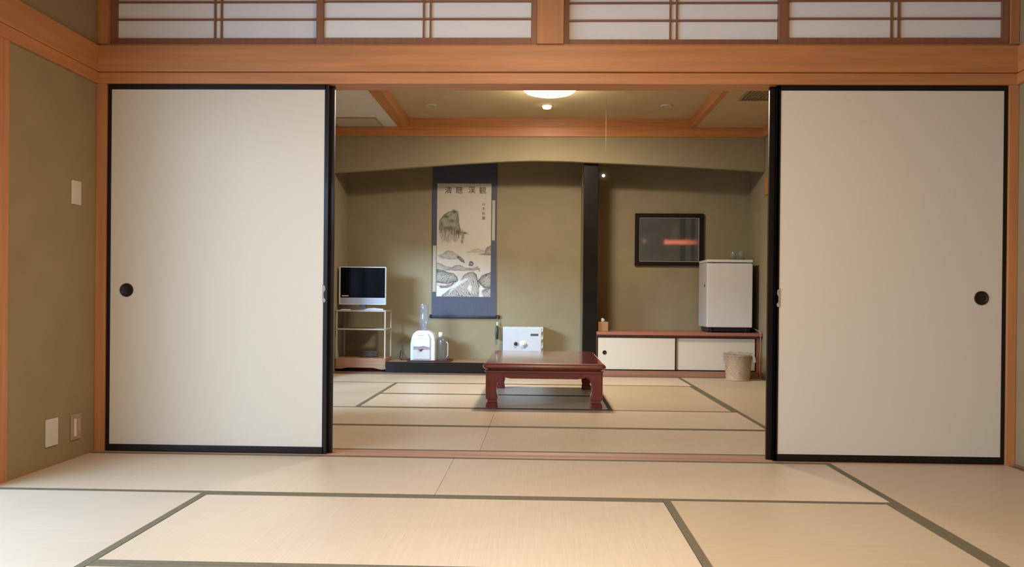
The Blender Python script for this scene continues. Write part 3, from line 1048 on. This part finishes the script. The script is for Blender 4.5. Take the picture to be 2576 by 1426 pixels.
# ------------------------------------------------------------------ safe
sf = thing('safe', 'small pale grey metal safe on the alcove floor, behind the low table', 'safe', (-0.17, 9.07, 0.118))
SX0, SX1, SY0, SZ0, SZ1 = -0.380, 0.046, 8.95, 0.1185, 0.478
SAFE = mat('pale_blue_grey_enamel', (0.52, 0.55, 0.56), rough=0.4, var=0.02)
obj('body', B(SX0, SX1, SY0 + 0.02, 9.23, SZ0, SZ1, bev=0.006), SAFE, sf)
dr = obj('door', B(SX0 + 0.008, SX1 - 0.022, SY0, SY0 + 0.022, SZ0 + 0.014, SZ1 - 0.010, bev=0.004), SAFE, sf)
bm = disc_y(bmesh.new(), [(0.019, 0), (0.019, -0.022), (0.014, -0.026), (0, -0.026)], -0.243, 0.304, SY0, 20)
obj('keyhole_knob', bm, DARKP, dr)
bm = disc_y(bmesh.new(), [(0.036, 0), (0.036, -0.004), (0.030, -0.006), (0.019, -0.008), (0.019, -0.026), (0.015, -0.030), (0, -0.030)], -0.165, 0.303, SY0, 28)
obj('dial', bm, mat('white_dial', (0.75, 0.75, 0.74), rough=0.3), dr)
bm = bmesh.new()
for i in range(8):
    a0 = -PI * 0.45 + i * 0.16
    a1 = a0 + 0.17
    prism(bm, [(-0.163 + 0.038 * math.cos(a0), 0.303 + 0.038 * math.sin(a0)), (-0.163 + 0.047 * math.cos(a0), 0.303 + 0.047 * math.sin(a0)),
               (-0.163 + 0.047 * math.cos(a1), 0.303 + 0.047 * math.sin(a1)), (-0.163 + 0.038 * math.cos(a1), 0.303 + 0.038 * math.sin(a1))], 'y', SY0 - 0.004, SY0)
obj('dial_scale', bm, mat('grey_scale_print', (0.25, 0.24, 0.27)), dr)
obj('nameplate', B(-0.088, -0.006, SY0 - 0.003, SY0, 0.388, 0.410, bev=0.002), mat('dark_nameplate', (0.06, 0.065, 0.08)), dr)
for z in (0.17, 0.27, 0.36, 0.44):
    obj('hinge', tube(bmesh.new(), [(SX1 - 0.010, SY0 + 0.004, z - 0.016), (SX1 - 0.010, SY0 + 0.004, z + 0.016)], 0.008, 10), mat('cream_hinge', (0.55, 0.52, 0.42)), sf)

# ------------------------------------------------------------------ water dispenser with upturned bottle, on a tray
TY0 = 8.745
tr = thing('tray', 'dark red tray under the water dispenser on the alcove floor', 'tray', (-1.13, 8.87, 0.118))
TRAY = mat('dark_red_tray', (0.065, 0.018, 0.02), rough=0.3)
bm = B(-1.355, -0.905, TY0, 9.02, 0.1185, 0.124, bev=0.001)
for a in ((-1.355, -0.905, TY0, TY0 + 0.008), (-1.355, -0.905, 9.012, 9.02), (-1.355, -1.347, TY0 + 0.008, 9.012), (-0.913, -0.905, TY0 + 0.008, 9.012)):
    bx(bm, *a, 0.122, 0.132)
obj('tray_body', bm, TRAY, tr)
wd = thing('water_dispenser', 'white tabletop water dispenser topped by an upturned clear bottle, in the alcove', 'water dispenser', (-1.20, 8.89, 0.124))
DX0, DX1, DY0, DY1, DZ0, DZ1 = -1.332, -1.078, 8.80, 9.0, 0.1245, 0.436
WD = mat('white_appliance', (0.68, 0.70, 0.72), rough=0.35, var=0.015)
sh = [(DX0, DZ0), (DX0, 0.30), (DX0 + 0.012, 0.365), (DX0 + 0.030, 0.405), (DX0 + 0.060, DZ1 - 0.006), (DX0 + 0.09, DZ1), (DX1 - 0.09, DZ1),
      (DX1 - 0.055, DZ1 - 0.006), (DX1 - 0.022, 0.405), (DX1 - 0.006, 0.365), (DX1, 0.30), (DX1, DZ0)]
obj('housing', prism(bmesh.new(), sh, 'y', DY0 + 0.012, DY1, bev=0.006), WD, wd)
up_ = [(DX0 + 0.030, 0.270), (DX0 + 0.030, 0.36), (DX0 + 0.050, 0.405), (DX1 - 0.075, 0.405), (DX1 - 0.05, 0.36), (DX1 - 0.05, 0.262), (-1.19, 0.275), (-1.23, 0.268)]
obj('upper_cover', prism(bmesh.new(), up_, 'y', DY0 - 0.010, DY0 + 0.012, bev=0.004), mat('bluish_white_cover', (0.70, 0.76, 0.85), rough=0.3), wd)
obj('tap_recess', B(DX0 + 0.030, DX1 - 0.048, DY0 + 0.002, DY0 + 0.0125, 0.232, 0.272), mat('dusty_rose_grey', (0.34, 0.27, 0.28)), wd)
obj('front_panel', B(DX0 + 0.030, DX1 - 0.048, DY0 - 0.002, DY0 + 0.012, 0.140, 0.236, bev=0.003), mat('beige_panel', (0.56, 0.53, 0.49), rough=0.4), wd)
obj('tap', lathe(bmesh.new(), [(0, 0), (0.012, 0), (0.016, 0.012), (0.024, 0.022), (0, 0.024)], -1.225, DY0 - 0.006, 0.226, 16), mat('dull_red_tap', (0.28, 0.12, 0.11)), wd)
obj('brand_mark', B(-1.245, -1.195, DY0 - 0.0108, DY0 - 0.0095, 0.385, 0.391), mat('grey_print', (0.30, 0.33, 0.38)), wd)
CLEAR = glass_mat('clear_bluish_plastic', (0.93, 0.95, 1.0), refl=0.04, rough=0.15, milk=0.22, milk_col=(0.66, 0.72, 0.84))
bprof = [(0.0, 0.0), (0.026, 0.0), (0.030, 0.02), (0.032, 0.035), (0.048, 0.06), (0.055, 0.09), (0.054, 0.135), (0.047, 0.165), (0.044, 0.19), (0.047, 0.215),
         (0.047, 0.262), (0.040, 0.275), (0.0, 0.268)]
obj('water_bottle', lathe(bmesh.new(), bprof, -1.202, 8.90, 0.430, 28), CLEAR, wd)
obj('bottle_seal', lathe(bmesh.new(), [(0, 0), (0.008, 0.0), (0.010, 0.006), (0.006, 0.012), (0, 0.013)], -1.222, 8.885, 0.697, 12), mat('white_seal', (0.8, 0.8, 0.8)), wd)
# clear jar
pb = thing('plastic_jug', 'clear plastic jug with a white cap, on the tray right of the water dispenser', 'jug', (-1.01, 8.90, 0.124))
obj('jug_body', lathe(bmesh.new(), [(0, 0), (0.046, 0.0), (0.050, 0.006), (0.050, 0.205), (0.044, 0.225), (0.022, 0.240), (0.020, 0.25), (0, 0.25)], -1.012, 8.90, 0.1245, 28),
    glass_mat('clear_grey_plastic', (0.86, 0.88, 0.88), refl=0.03, rough=0.25, milk=0.2, milk_col=(0.5, 0.52, 0.52)), pb)
obj('cap', lathe(bmesh.new(), [(0, 0), (0.021, 0), (0.021, 0.040), (0.016, 0.050), (0, 0.052)], -1.030, 8.90, 0.368, 20), mat('white_cap', (0.82, 0.84, 0.82), rough=0.3), pb)
obj('handle', tube(bmesh.new(), [(-0.966, 8.88, 0.32), (-0.950, 8.88, 0.30), (-0.950, 8.88, 0.18), (-0.966, 8.88, 0.155)], 0.005, 8), mat('milky_plastic', (0.55, 0.54, 0.5)), pb)
# flat dark cable on the alcove floor at the left
tag(obj('power_cable', tube(bmesh.new(), [(-1.50, 9.22, 0.20), (-1.49, 9.10, 0.13), (-1.44, 8.92, 0.123), (-1.39, 8.98, 0.123), (-1.37, 9.08, 0.123), (-1.30, 9.12, 0.123), (-1.25, 9.14, 0.123), (-1.20, 9.24, 0.123)], 0.004, 8), DARKP, base=(-1.4, 9.1, 0.12)),
    'thin dark cable trailing over the alcove floor between the television stand and the water dispenser', 'cable')

# ------------------------------------------------------------------ television stand and television
ts = thing('television_stand', 'open beige television stand with a wooden base drawer, left of the alcove', 'tv stand', (-1.85, 8.9, 0.014))
TX0, TX1, TYF, TYB = -2.086, -1.576, 8.705, 9.06
BEI = mat('beige_frame_paint', (0.42, 0.35, 0.27), rough=0.45)
for x in (TX0 - 0.002, TX1 - 0.012):
    for y in (TYF, TYB - 0.014):
        obj('post', B(x, x + 0.014, y, y + 0.014, 0.145, 0.640, bev=0.002), BEI, ts)
obj('top_shelf', B(TX0 - 0.004, TX1 + 0.004, TYF - 0.004, TYB, 0.628, 0.645, bev=0.003), mat('greyish_shelf_top', (0.38, 0.32, 0.27), rough=0.4), ts)
obj('middle_shelf', B(TX0, TX1, TYF, TYB, 0.440, 0.452, bev=0.002), BEI, ts)
bs = obj('base_drawer', B(TX0 - 0.004, TX1 + 0.002, TYF, TYB, 0.060, 0.150, bev=0.003), wood('drawer_wood', (0.32, 0.165, 0.09), 'x'), ts)
sk = [(TX0 - 0.006, 0.064), (TX0 - 0.006, 0.042), (TX0 + 0.05, 0.040), (TX0 + 0.12, 0.054), (TX1 - 0.13, 0.054), (TX1 - 0.06, 0.040), (TX1 - 0.03, 0.034), (TX1 + 0.014, 0.042), (TX1 + 0.006, 0.056), (TX1 + 0.002, 0.064)]
obj('skirt', prism(bmesh.new(), sk, 'y', TYF - 0.003, TYF + 0.02), wood('drawer_wood', (0.32, 0.165, 0.09), 'x'), ts)
for x in (TX0 + 0.05, TX1 - 0.05):
    for y in (TYF + 0.06, TYB - 0.05):
        obj('caster', tube(bmesh.new(), [(x - 0.010, y, 0.0345), (x + 0.010, y, 0.0345)], 0.020, 14), DARKP, ts)
tv = thing('television', 'small flat television with silver surround and black screen, on the beige stand', 'television', (-1.84, 8.82, 0.645))
VX0, VX1, VY0 = -2.076, -1.590, 8.78
VS = mat('silver_white_bezel', (0.62, 0.64, 0.67), rough=0.35, metal=0.1)
bz = 0.013
bm = B(VX0, VX1, VY0 + 0.010, VY0 + 0.055, 0.700, 1.092, bev=0.006)
obj('cabinet', bm, VS, tv)
bm = B(VX0, VX0 + bz, VY0 - 0.004, VY0 + 0.010, 0.700, 1.092, bev=0.003)
bx(bm, VX1 - bz * 0.5, VX1, VY0 - 0.004, VY0 + 0.010, 0.700, 1.092, bev=0.002)
bx(bm, VX0 + bz, VX1 - bz * 0.5, VY0 - 0.004, VY0 + 0.010, 1.083, 1.092, bev=0.002)
bx(bm, VX0 + bz, VX1 - bz * 0.5, VY0 - 0.004, VY0 + 0.010, 0.700, 0.709, bev=0.002)
obj('bezel', bm, VS, tv)
obj('screen', B(VX0 + bz, VX1 - bz * 0.5, VY0 + 0.003, VY0 + 0.010, 0.772, 1.083), mat('black_screen', (0.004, 0.004, 0.005), rough=0.1, var=0.05, spec=0.02), tv)
obj('speaker_bar', B(VX0 + bz, VX1 - bz * 0.5, VY0 - 0.002, VY0 + 0.010, 0.709, 0.772, bev=0.002), SILVER, tv)
obj('sticker', B(VX0 + 0.028, VX0 + 0.098, VY0 + 0.0015, VY0 + 0.003, 0.786, 0.794), mat('white_sticker', (0.8, 0.8, 0.82)), tv)
obj('stand_neck', B(-1.86, -1.80, VY0 + 0.02, VY0 + 0.05, 0.66, 0.705, bev=0.004), GREYP, tv)
obj('stand_base', lathe(bmesh.new(), [(0, 0), (0.14, 0), (0.14, 0.006), (0.12, 0.012), (0.03, 0.016), (0, 0.016)], -1.83, VY0 + 0.05, 0.6455, 32, 1, 0.62), GREYP, tv)
WP = mat('white_paper', (0.72, 0.72, 0.74), rough=0.7)
bm = B(-2.045, -1.955, 8.72, 8.80, 0.6455, 0.652, bev=0.001)
tag(obj('paper_card', bm, WP, base=(-2.0, 8.76, 0.6455)), 'white folded paper on the television stand below the left of the screen', 'paper')
bm = bmesh.new()
prism(bm, [(-1.80, 0.6455), (-1.80, 0.650), (-1.76, 0.664), (-1.70, 0.668), (-1.65, 0.663), (-1.605, 0.660), (-1.60, 0.6455)], 'y', 8.71, 8.745)
tag(obj('remote_control', bm, mat('pale_grey_remote', (0.46, 0.45, 0.48), rough=0.5), base=(-1.7, 8.73, 0.6455)), 'pale grey remote control on the television stand, right of the screen base', 'remote control')
# bundle of cables on the base drawer
bm = bmesh.new()
pts = []
for i in range(60):
    a = i * 0.42
    pts.append((-1.77 + 0.09 * math.cos(a) + 0.01 * math.sin(i), 8.88 + 0.05 * math.sin(a), 0.158 + 0.0009 * i + 0.004 * math.sin(i * 1.7)))
tube(bm, pts, 0.005, 8)
tag(obj('cable_coil', bm, mat('grey_cable', (0.10, 0.10, 0.09)), base=(-1.77, 8.88, 0.15)), 'coiled grey cable on the bottom of the television stand', 'cable')

# ------------------------------------------------------------------ low table
tbx0, tbx1, tby0, tby1 = -0.402, 0.482, 6.075, 7.53
tb_ = thing('low_table', 'low red-brown lacquered table with curved legs in the middle of the back room', 'table', ((tbx0 + tbx1) / 2, (tby0 + tby1) / 2, 0))


def rrect(x0, x1, y0, y1, r, n=5):
    out = []
    for cx_, cy_, a0 in ((x1 - r, y1 - r, 0), (x0 + r, y1 - r, PI / 2), (x0 + r, y0 + r, PI), (x1 - r, y0 + r, 1.5 * PI)):
        for i in range(n + 1):
            a = a0 + PI / 2 * i / n
            out.append((cx_ + r * math.cos(a), cy_ + r * math.sin(a)))
    return out


def stacked(bm, layers):
    """layers: (inset, z)"""
    rings = []
    for ins, z in layers:
        rings.append([bm.verts.new((x, y, z)) for x, y in rrect(tbx0 + ins, tbx1 - ins, tby0 + ins, tby1 - ins, 0.03)])
    n = len(rings[0])
    for a, b in zip(rings, rings[1:]):
        for i in range(n):
            j = (i + 1) % n
            bm.faces.new((a[i], a[j], b[j], b[i]))
    bm.faces.new(list(reversed(rings[0])))
    bm.faces.new(rings[-1])
    return bm


obj('tabletop', stacked(bmesh.new(), [(0.018, 0.278), (0.004, 0.286), (0.0, 0.296), (0.004, 0.308), (0.014, 0.318), (0.022, 0.321)]), TABLE, tb_)
obj('moulding', stacked(bmesh.new(), [(0.030, 0.252), (0.016, 0.256), (0.014, 0.264), (0.020, 0.270), (0.034, 0.272), (0.034, 0.279)]), TABLE, tb_)
ax0, ax1, ay0, ay1 = tbx0 + 0.022, tbx1 - 0.022, tby0 + 0.04, tby1 - 0.04


def apron_profile(a, b):
    L_ = b - a
    pts = [(a, 0.254), (b, 0.254)]
    lo = []
    for i in range(25):
        t = i / 24
        e = min(t, 1 - t)
        z = 0.2285 - 0.020 * max(0, min(1, (e - 0.06) / 0.10)) ** 0.7
        lo.append((b - t * L_, z))
    return pts + lo


obj('apron', prism(bmesh.new(), apron_profile(ax0 + 0.06, ax1 - 0.06), 'y', ay0 + 0.003, ay0 + 0.022), TABLE, tb_)
obj('apron', prism(bmesh.new(), apron_profile(ax0 + 0.06, ax1 - 0.06), 'y', ay1 - 0.022, ay1 - 0.003), TABLE, tb_)
obj('apron', prism(bmesh.new(), apron_profile(ay0 + 0.02, ay1 - 0.02), 'x', ax0 + 0.004, ax0 + 0.024), TABLE, tb_)
obj('apron', prism(bmesh.new(), apron_profile(ay0 + 0.02, ay1 - 0.02), 'x', ax1 - 0.024, ax1 - 0.004), TABLE, tb_)


def table_leg(sx_, sy_):
    """square-section cabriole leg; straight outer sides, curved inner sides, small block foot"""
    xo = ax0 if sx_ < 0 else ax1
    yo = ay0 if sy_ < 0 else ay1
    bm = bmesh.new()
    #      z, outer inset, width
    prof = [(0.0, 0.000, 0.088), (0.030, 0.004, 0.082), (0.036, 0.011, 0.072), (0.056, 0.011, 0.072), (0.060, 0.000, 0.086), (0.075, 0.0, 0.088),
            (0.11, 0.0, 0.078), (0.145, 0.0, 0.078), (0.175, 0.0, 0.084), (0.198, 0.0, 0.093), (0.216, 0.0, 0.110), (0.228, 0.0, 0.140), (0.254, 0.0, 0.150)]
    rings = []
    for z, ins, w in prof:
        xa = xo - sx_ * ins
        ya = yo - sy_ * ins
        xb = xa - sx_ * w
        yb = ya - sy_ * w
        c = 0.008
        X0, X1 = min(xa, xb), max(xa, xb)
        Y0, Y1_ = min(ya, yb), max(ya, yb)
        rings.append([bm.verts.new((x, y, z)) for x, y in rrect(X0, X1, Y0, Y1_, c, 2)])
    n = len(rings[0])
    for a, b in zip(rings, rings[1:]):
        for i in range(n):
            j = (i + 1) % n
            bm.faces.new((a[i], a[j], b[j], b[i]))
    bm.faces.new(list(reversed(rings[0])))
    bm.faces.new(rings[-1])
    return bm


for sx_ in (-1, 1):
    for sy_ in (-1, 1):
        obj('leg', table_leg(sx_, sy_), TABLEZ, tb_)
tb_.location.z = 0.0016

# ------------------------------------------------------------------ wastebasket
wb = thing('wastebasket', 'woven rattan wastebasket with a white liner bag, by the right end of the cabinet', 'wastebasket', (1.955, 8.43, 0))
RAT = mat('rattan', (0.47, 0.32, 0.19), rough=0.6, var=0.2, vscale=40)
bm = bmesh.new()
cx_, cy_ = 1.955, 8.43
NR, NS = 16, 40
rings = []
for k in range(NR + 1):
    z = 0.004 + 0.236 * k / NR
    rb = 0.112 + 0.018 * k / NR
    rings.append([bm.verts.new((cx_ + (rb + 0.003 * (1 if (i + k) % 2 else -1)) * math.cos(2 * PI * i / NS),
                                cy_ + (rb + 0.003 * (1 if (i + k) % 2 else -1)) * math.sin(2 * PI * i / NS), z)) for i in range(NS)])
for a, b in zip(rings, rings[1:]):
    for i in range(NS):
        j = (i + 1) % NS
        bm.faces.new((a[i], a[j], b[j], b[i])).smooth = True
bm.faces.new(list(reversed(rings[0])))
obj('basket', bm, RAT, wb)
for z, r, nm in ((0.008, 0.114, 'foot_ring'), (0.242, 0.131, 'rim')):
    bm = tube(bmesh.new(), [(cx_ + r * math.cos(2 * PI * i / 36), cy_ + r * math.sin(2 * PI * i / 36), z) for i in range(37)], 0.007, 8)
    obj(nm, bm, RAT, wb)
bm = bmesh.new()
n = 48
rows = []
for k, (dr_, z) in enumerate(((-0.012, 0.05), (-0.004, 0.20), (0.004, 0.262), (0.012, 0.266), (0.014, 0.245), (0.013, 0.0))):
    row = []
    for i in range(n):
        a = 2 * PI * i / n
        drop = 0.17 + 0.035 * math.sin(3 * a + 1) + 0.02 * math.sin(7 * a)
        zz = z + 0.006 * math.sin(9 * a + k)
        if k == 5:
            zz = 0.245 - (0.245 - drop) * 1.0
        r = 0.129 + dr_ + 0.003 * math.sin(11 * a + 2 * k)
        row.append(bm.verts.new((cx_ + r * math.cos(a), cy_ + r * math.sin(a), zz)))
    rows.append(row)
for a, b in zip(rows, rows[1:]):
    for i in range(n):
        j = (i + 1) % n
        bm.faces.new((a[i], a[j], b[j], b[i])).smooth = True
obj('liner_bag', bm, glass_mat('thin_white_bag_film', (0.97, 0.96, 0.94), refl=0.015, rough=0.4, milk=0.14, milk_col=(0.66, 0.62, 0.58)), wb)
bm = bmesh.new()
tube(bm, [(cx_ + 0.125, cy_ - 0.04, 0.25), (cx_ + 0.138, cy_ - 0.055, 0.225), (cx_ + 0.142, cy_ - 0.06, 0.19), (cx_ + 0.140, cy_ - 0.055, 0.165)], [0.012, 0.017, 0.019, 0.006], 10)
obj('bag_knot', bm, mat('white_bag_film', (0.66, 0.63, 0.60), rough=0.45), wb)

# ------------------------------------------------------------------ wall plates, left wall
def plate_x(name, label, cat, y0, y1, z0, z1, mt=PLATE):
    t = thing(name, label, cat, (XL, (y0 + y1) / 2, (z0 + z1) / 2))
    obj('plate', B(XL, XL + 0.008, y0, y1, z0, z1, bev=0.003), mt, t)
    return t


t = plate_x('light_switch', 'ivory light switch plate high on the left wall beside the sliding door', 'light switch', 4.000, 4.080, 1.222, 1.337)
obj('rocker', B(XL + 0.007, XL + 0.0105, 4.018, 4.062, 1.243, 1.316, bev=0.002), PLATE, t)
t = plate_x('blank_wall_plate', 'plain ivory wall plate low on the left wall, nearer to the viewer', 'wall plate', 3.800, 3.896, 0.092, 0.218)
t = plate_x('wall_outlet', 'brownish wall outlet low on the left wall, closer to the sliding door', 'outlet', 4.008, 4.100, 0.088, 0.212, mat('clear_brownish_plastic', (0.36, 0.24, 0.15), rough=0.25))
obj('socket', B(XL + 0.007, XL + 0.012, 4.030, 4.048, 0.105, 0.190, bev=0.002), mat('cream_socket', (0.72, 0.56, 0.44), rough=0.4), t)
obj('socket', B(XL + 0.007, XL + 0.011, 4.060, 4.082, 0.125, 0.188, bev=0.002), mat('brown_socket', (0.46, 0.31, 0.22), rough=0.4), t)

# ------------------------------------------------------------------ lamps
LX, LY = 0.072, 7.32
cl_ = thing('ceiling_lamp', 'bright round ceiling lamp, lit, flush on the back room ceiling under the door lintel', 'ceiling lamp', (LX, LY, ZC_HI))
obj('base_ring', lathe(bmesh.new(), [(0, 0), (0.235, 0), (0.235, -0.012), (0.22, -0.016), (0, -0.016)], LX, LY, ZC_HI - 0.0005, 48), mat('lamp_base_white', (0.75, 0.73, 0.7)), cl_)
obj('diffuser', lathe(bmesh.new(), [(0.228, -0.014), (0.224, -0.026), (0.20, -0.044), (0.15, -0.058), (0.08, -0.066), (0.0, -0.068)], LX, LY, ZC_HI, 48), emit_mat('lit_diffuser', (1.0, 0.95, 0.89), 13), cl_)
bm = bmesh.new()
for s in (-1, 1):
    tube(bm, [(LX + s * 0.17, LY - 0.155, ZC_HI - 0.012), (LX + s * 0.172, LY - 0.16, ZC_HI - 0.03), (LX + s * 0.165, LY - 0.14, ZC_HI - 0.055)], 0.005, 6)
obj('retaining_clip', bm, mat('clip_metal', (0.35, 0.33, 0.3), metal=0.5), cl_)
lt = area('ceiling_lamp_light', (LX, LY, ZC_HI - 0.075), (LX, LY, 0), 0.34, 0.34, 66, (1.0, 0.88, 0.72), 'DISK')
pl_ = bpy.data.lights.new('ceiling_lamp_glow', 'POINT')
pl_.energy = 13
pl_.color = (1.0, 0.88, 0.72)
pl_.shadow_soft_size = 0.09
po_ = bpy.data.objects.new('ceiling_lamp_glow', pl_)
C.objects.link(po_)
po_.location = (LX, LY, ZC_HI - 0.17)
for x, on, lab in ((-1.045, False, 'small unlit recessed downlight on the left of the back room ceiling'), (0.054, True, 'small lit recessed downlight in the middle, behind the round lamp'),
                   (1.170, False, 'small unlit recessed downlight on the right of the back room ceiling')):
    d = thing('downlight', lab, 'downlight', (x, 8.0, ZC_HI), 'recessed downlights in the back room ceiling')
    obj('trim_ring', lathe(bmesh.new(), [(0.040, 0.0), (0.058, 0.0), (0.058, -0.004), (0.050, -0.010), (0.040, -0.012), (0.040, 0.0)], x, 8.0, ZC_HI, 32), mat('downlight_ring', (0.5, 0.45, 0.34)), d)
    if on:
        obj('bulb', lathe(bmesh.new(), [(0.040, -0.004), (0.040, -0.026), (0.034, -0.032), (0, -0.033)], x, 8.0, ZC_HI, 24), emit_mat('lit_bulb', (1.0, 0.78, 0.52), 9), d)
        area('downlight_light', (x, 8.0, ZC_HI - 0.04), (x, 8.0, 0), 0.07, 0.07, 2.0, (1.0, 0.8, 0.58), 'DISK')
    else:
        obj('bulb', lathe(bmesh.new(), [(0.040, -0.004), (0.030, -0.008), (0, -0.009)], x, 8.0, ZC_HI, 24), mat('unlit_bulb', (0.45, 0.40, 0.30), rough=0.3), d)
# thin pull cord hanging from the back room ceiling
tag(obj('pull_cord', tube(bmesh.new(), [(0.585, 7.70, ZC_HI - 0.001), (0.586, 7.70, 2.3), (0.585, 7.70, 2.085)], 0.0014, 6), mat('pull_cord_string', (0.20, 0.16, 0.10)), base=(0.585, 7.70, 2.085)),
    'thin pale cord hanging from the back room ceiling, right of the round lamp', 'cord')
# small bright knob high on the cabinet alcove wall
sp_ = thing('wall_light', 'tiny bright round light high on the wall just right of the black post', 'light', (0.68, YB, 2.11))
obj('bulb', disc_y(bmesh.new(), [(0.015, 0), (0.017, -0.010), (0.012, -0.020), (0, -0.024)], 0.680, 2.114, YB, 18), emit_mat('tiny_lit_bulb', (1.0, 0.93, 0.8), 3.0), sp_)
obj('mount', disc_y(bmesh.new(), [(0.019, 0.0), (0.019, -0.004), (0, -0.004)], 0.680, 2.114, YB, 18), mat('mount_brown', (0.2, 0.15, 0.1)), sp_)

# lamp of the front room, above and behind the picture's upper edge
fx, fy = 0.05, 2.2
fl = thing('ceiling_lamp', 'round ceiling lamp of the front room, above the viewpoint', 'ceiling lamp', (fx, fy, ZC))
obj('base_ring', lathe(bmesh.new(), [(0, 0), (0.26, 0), (0.26, -0.012), (0, -0.016)], fx, fy, ZC - 0.0005, 48), mat('lamp_base_white', (0.75, 0.73, 0.7)), fl)
obj('diffuser', lathe(bmesh.new(), [(0.255, -0.014), (0.25, -0.05), (0.21, -0.085), (0.12, -0.10), (0.0, -0.105)], fx, fy, ZC, 48), emit_mat('lit_diffuser_front', (1.0, 0.84, 0.64), 12), fl)
area('front_lamp_light', (fx, fy, ZC - 0.115), (fx, fy + 0.15, 0), 0.48, 0.48, 54, WARM, 'DISK')
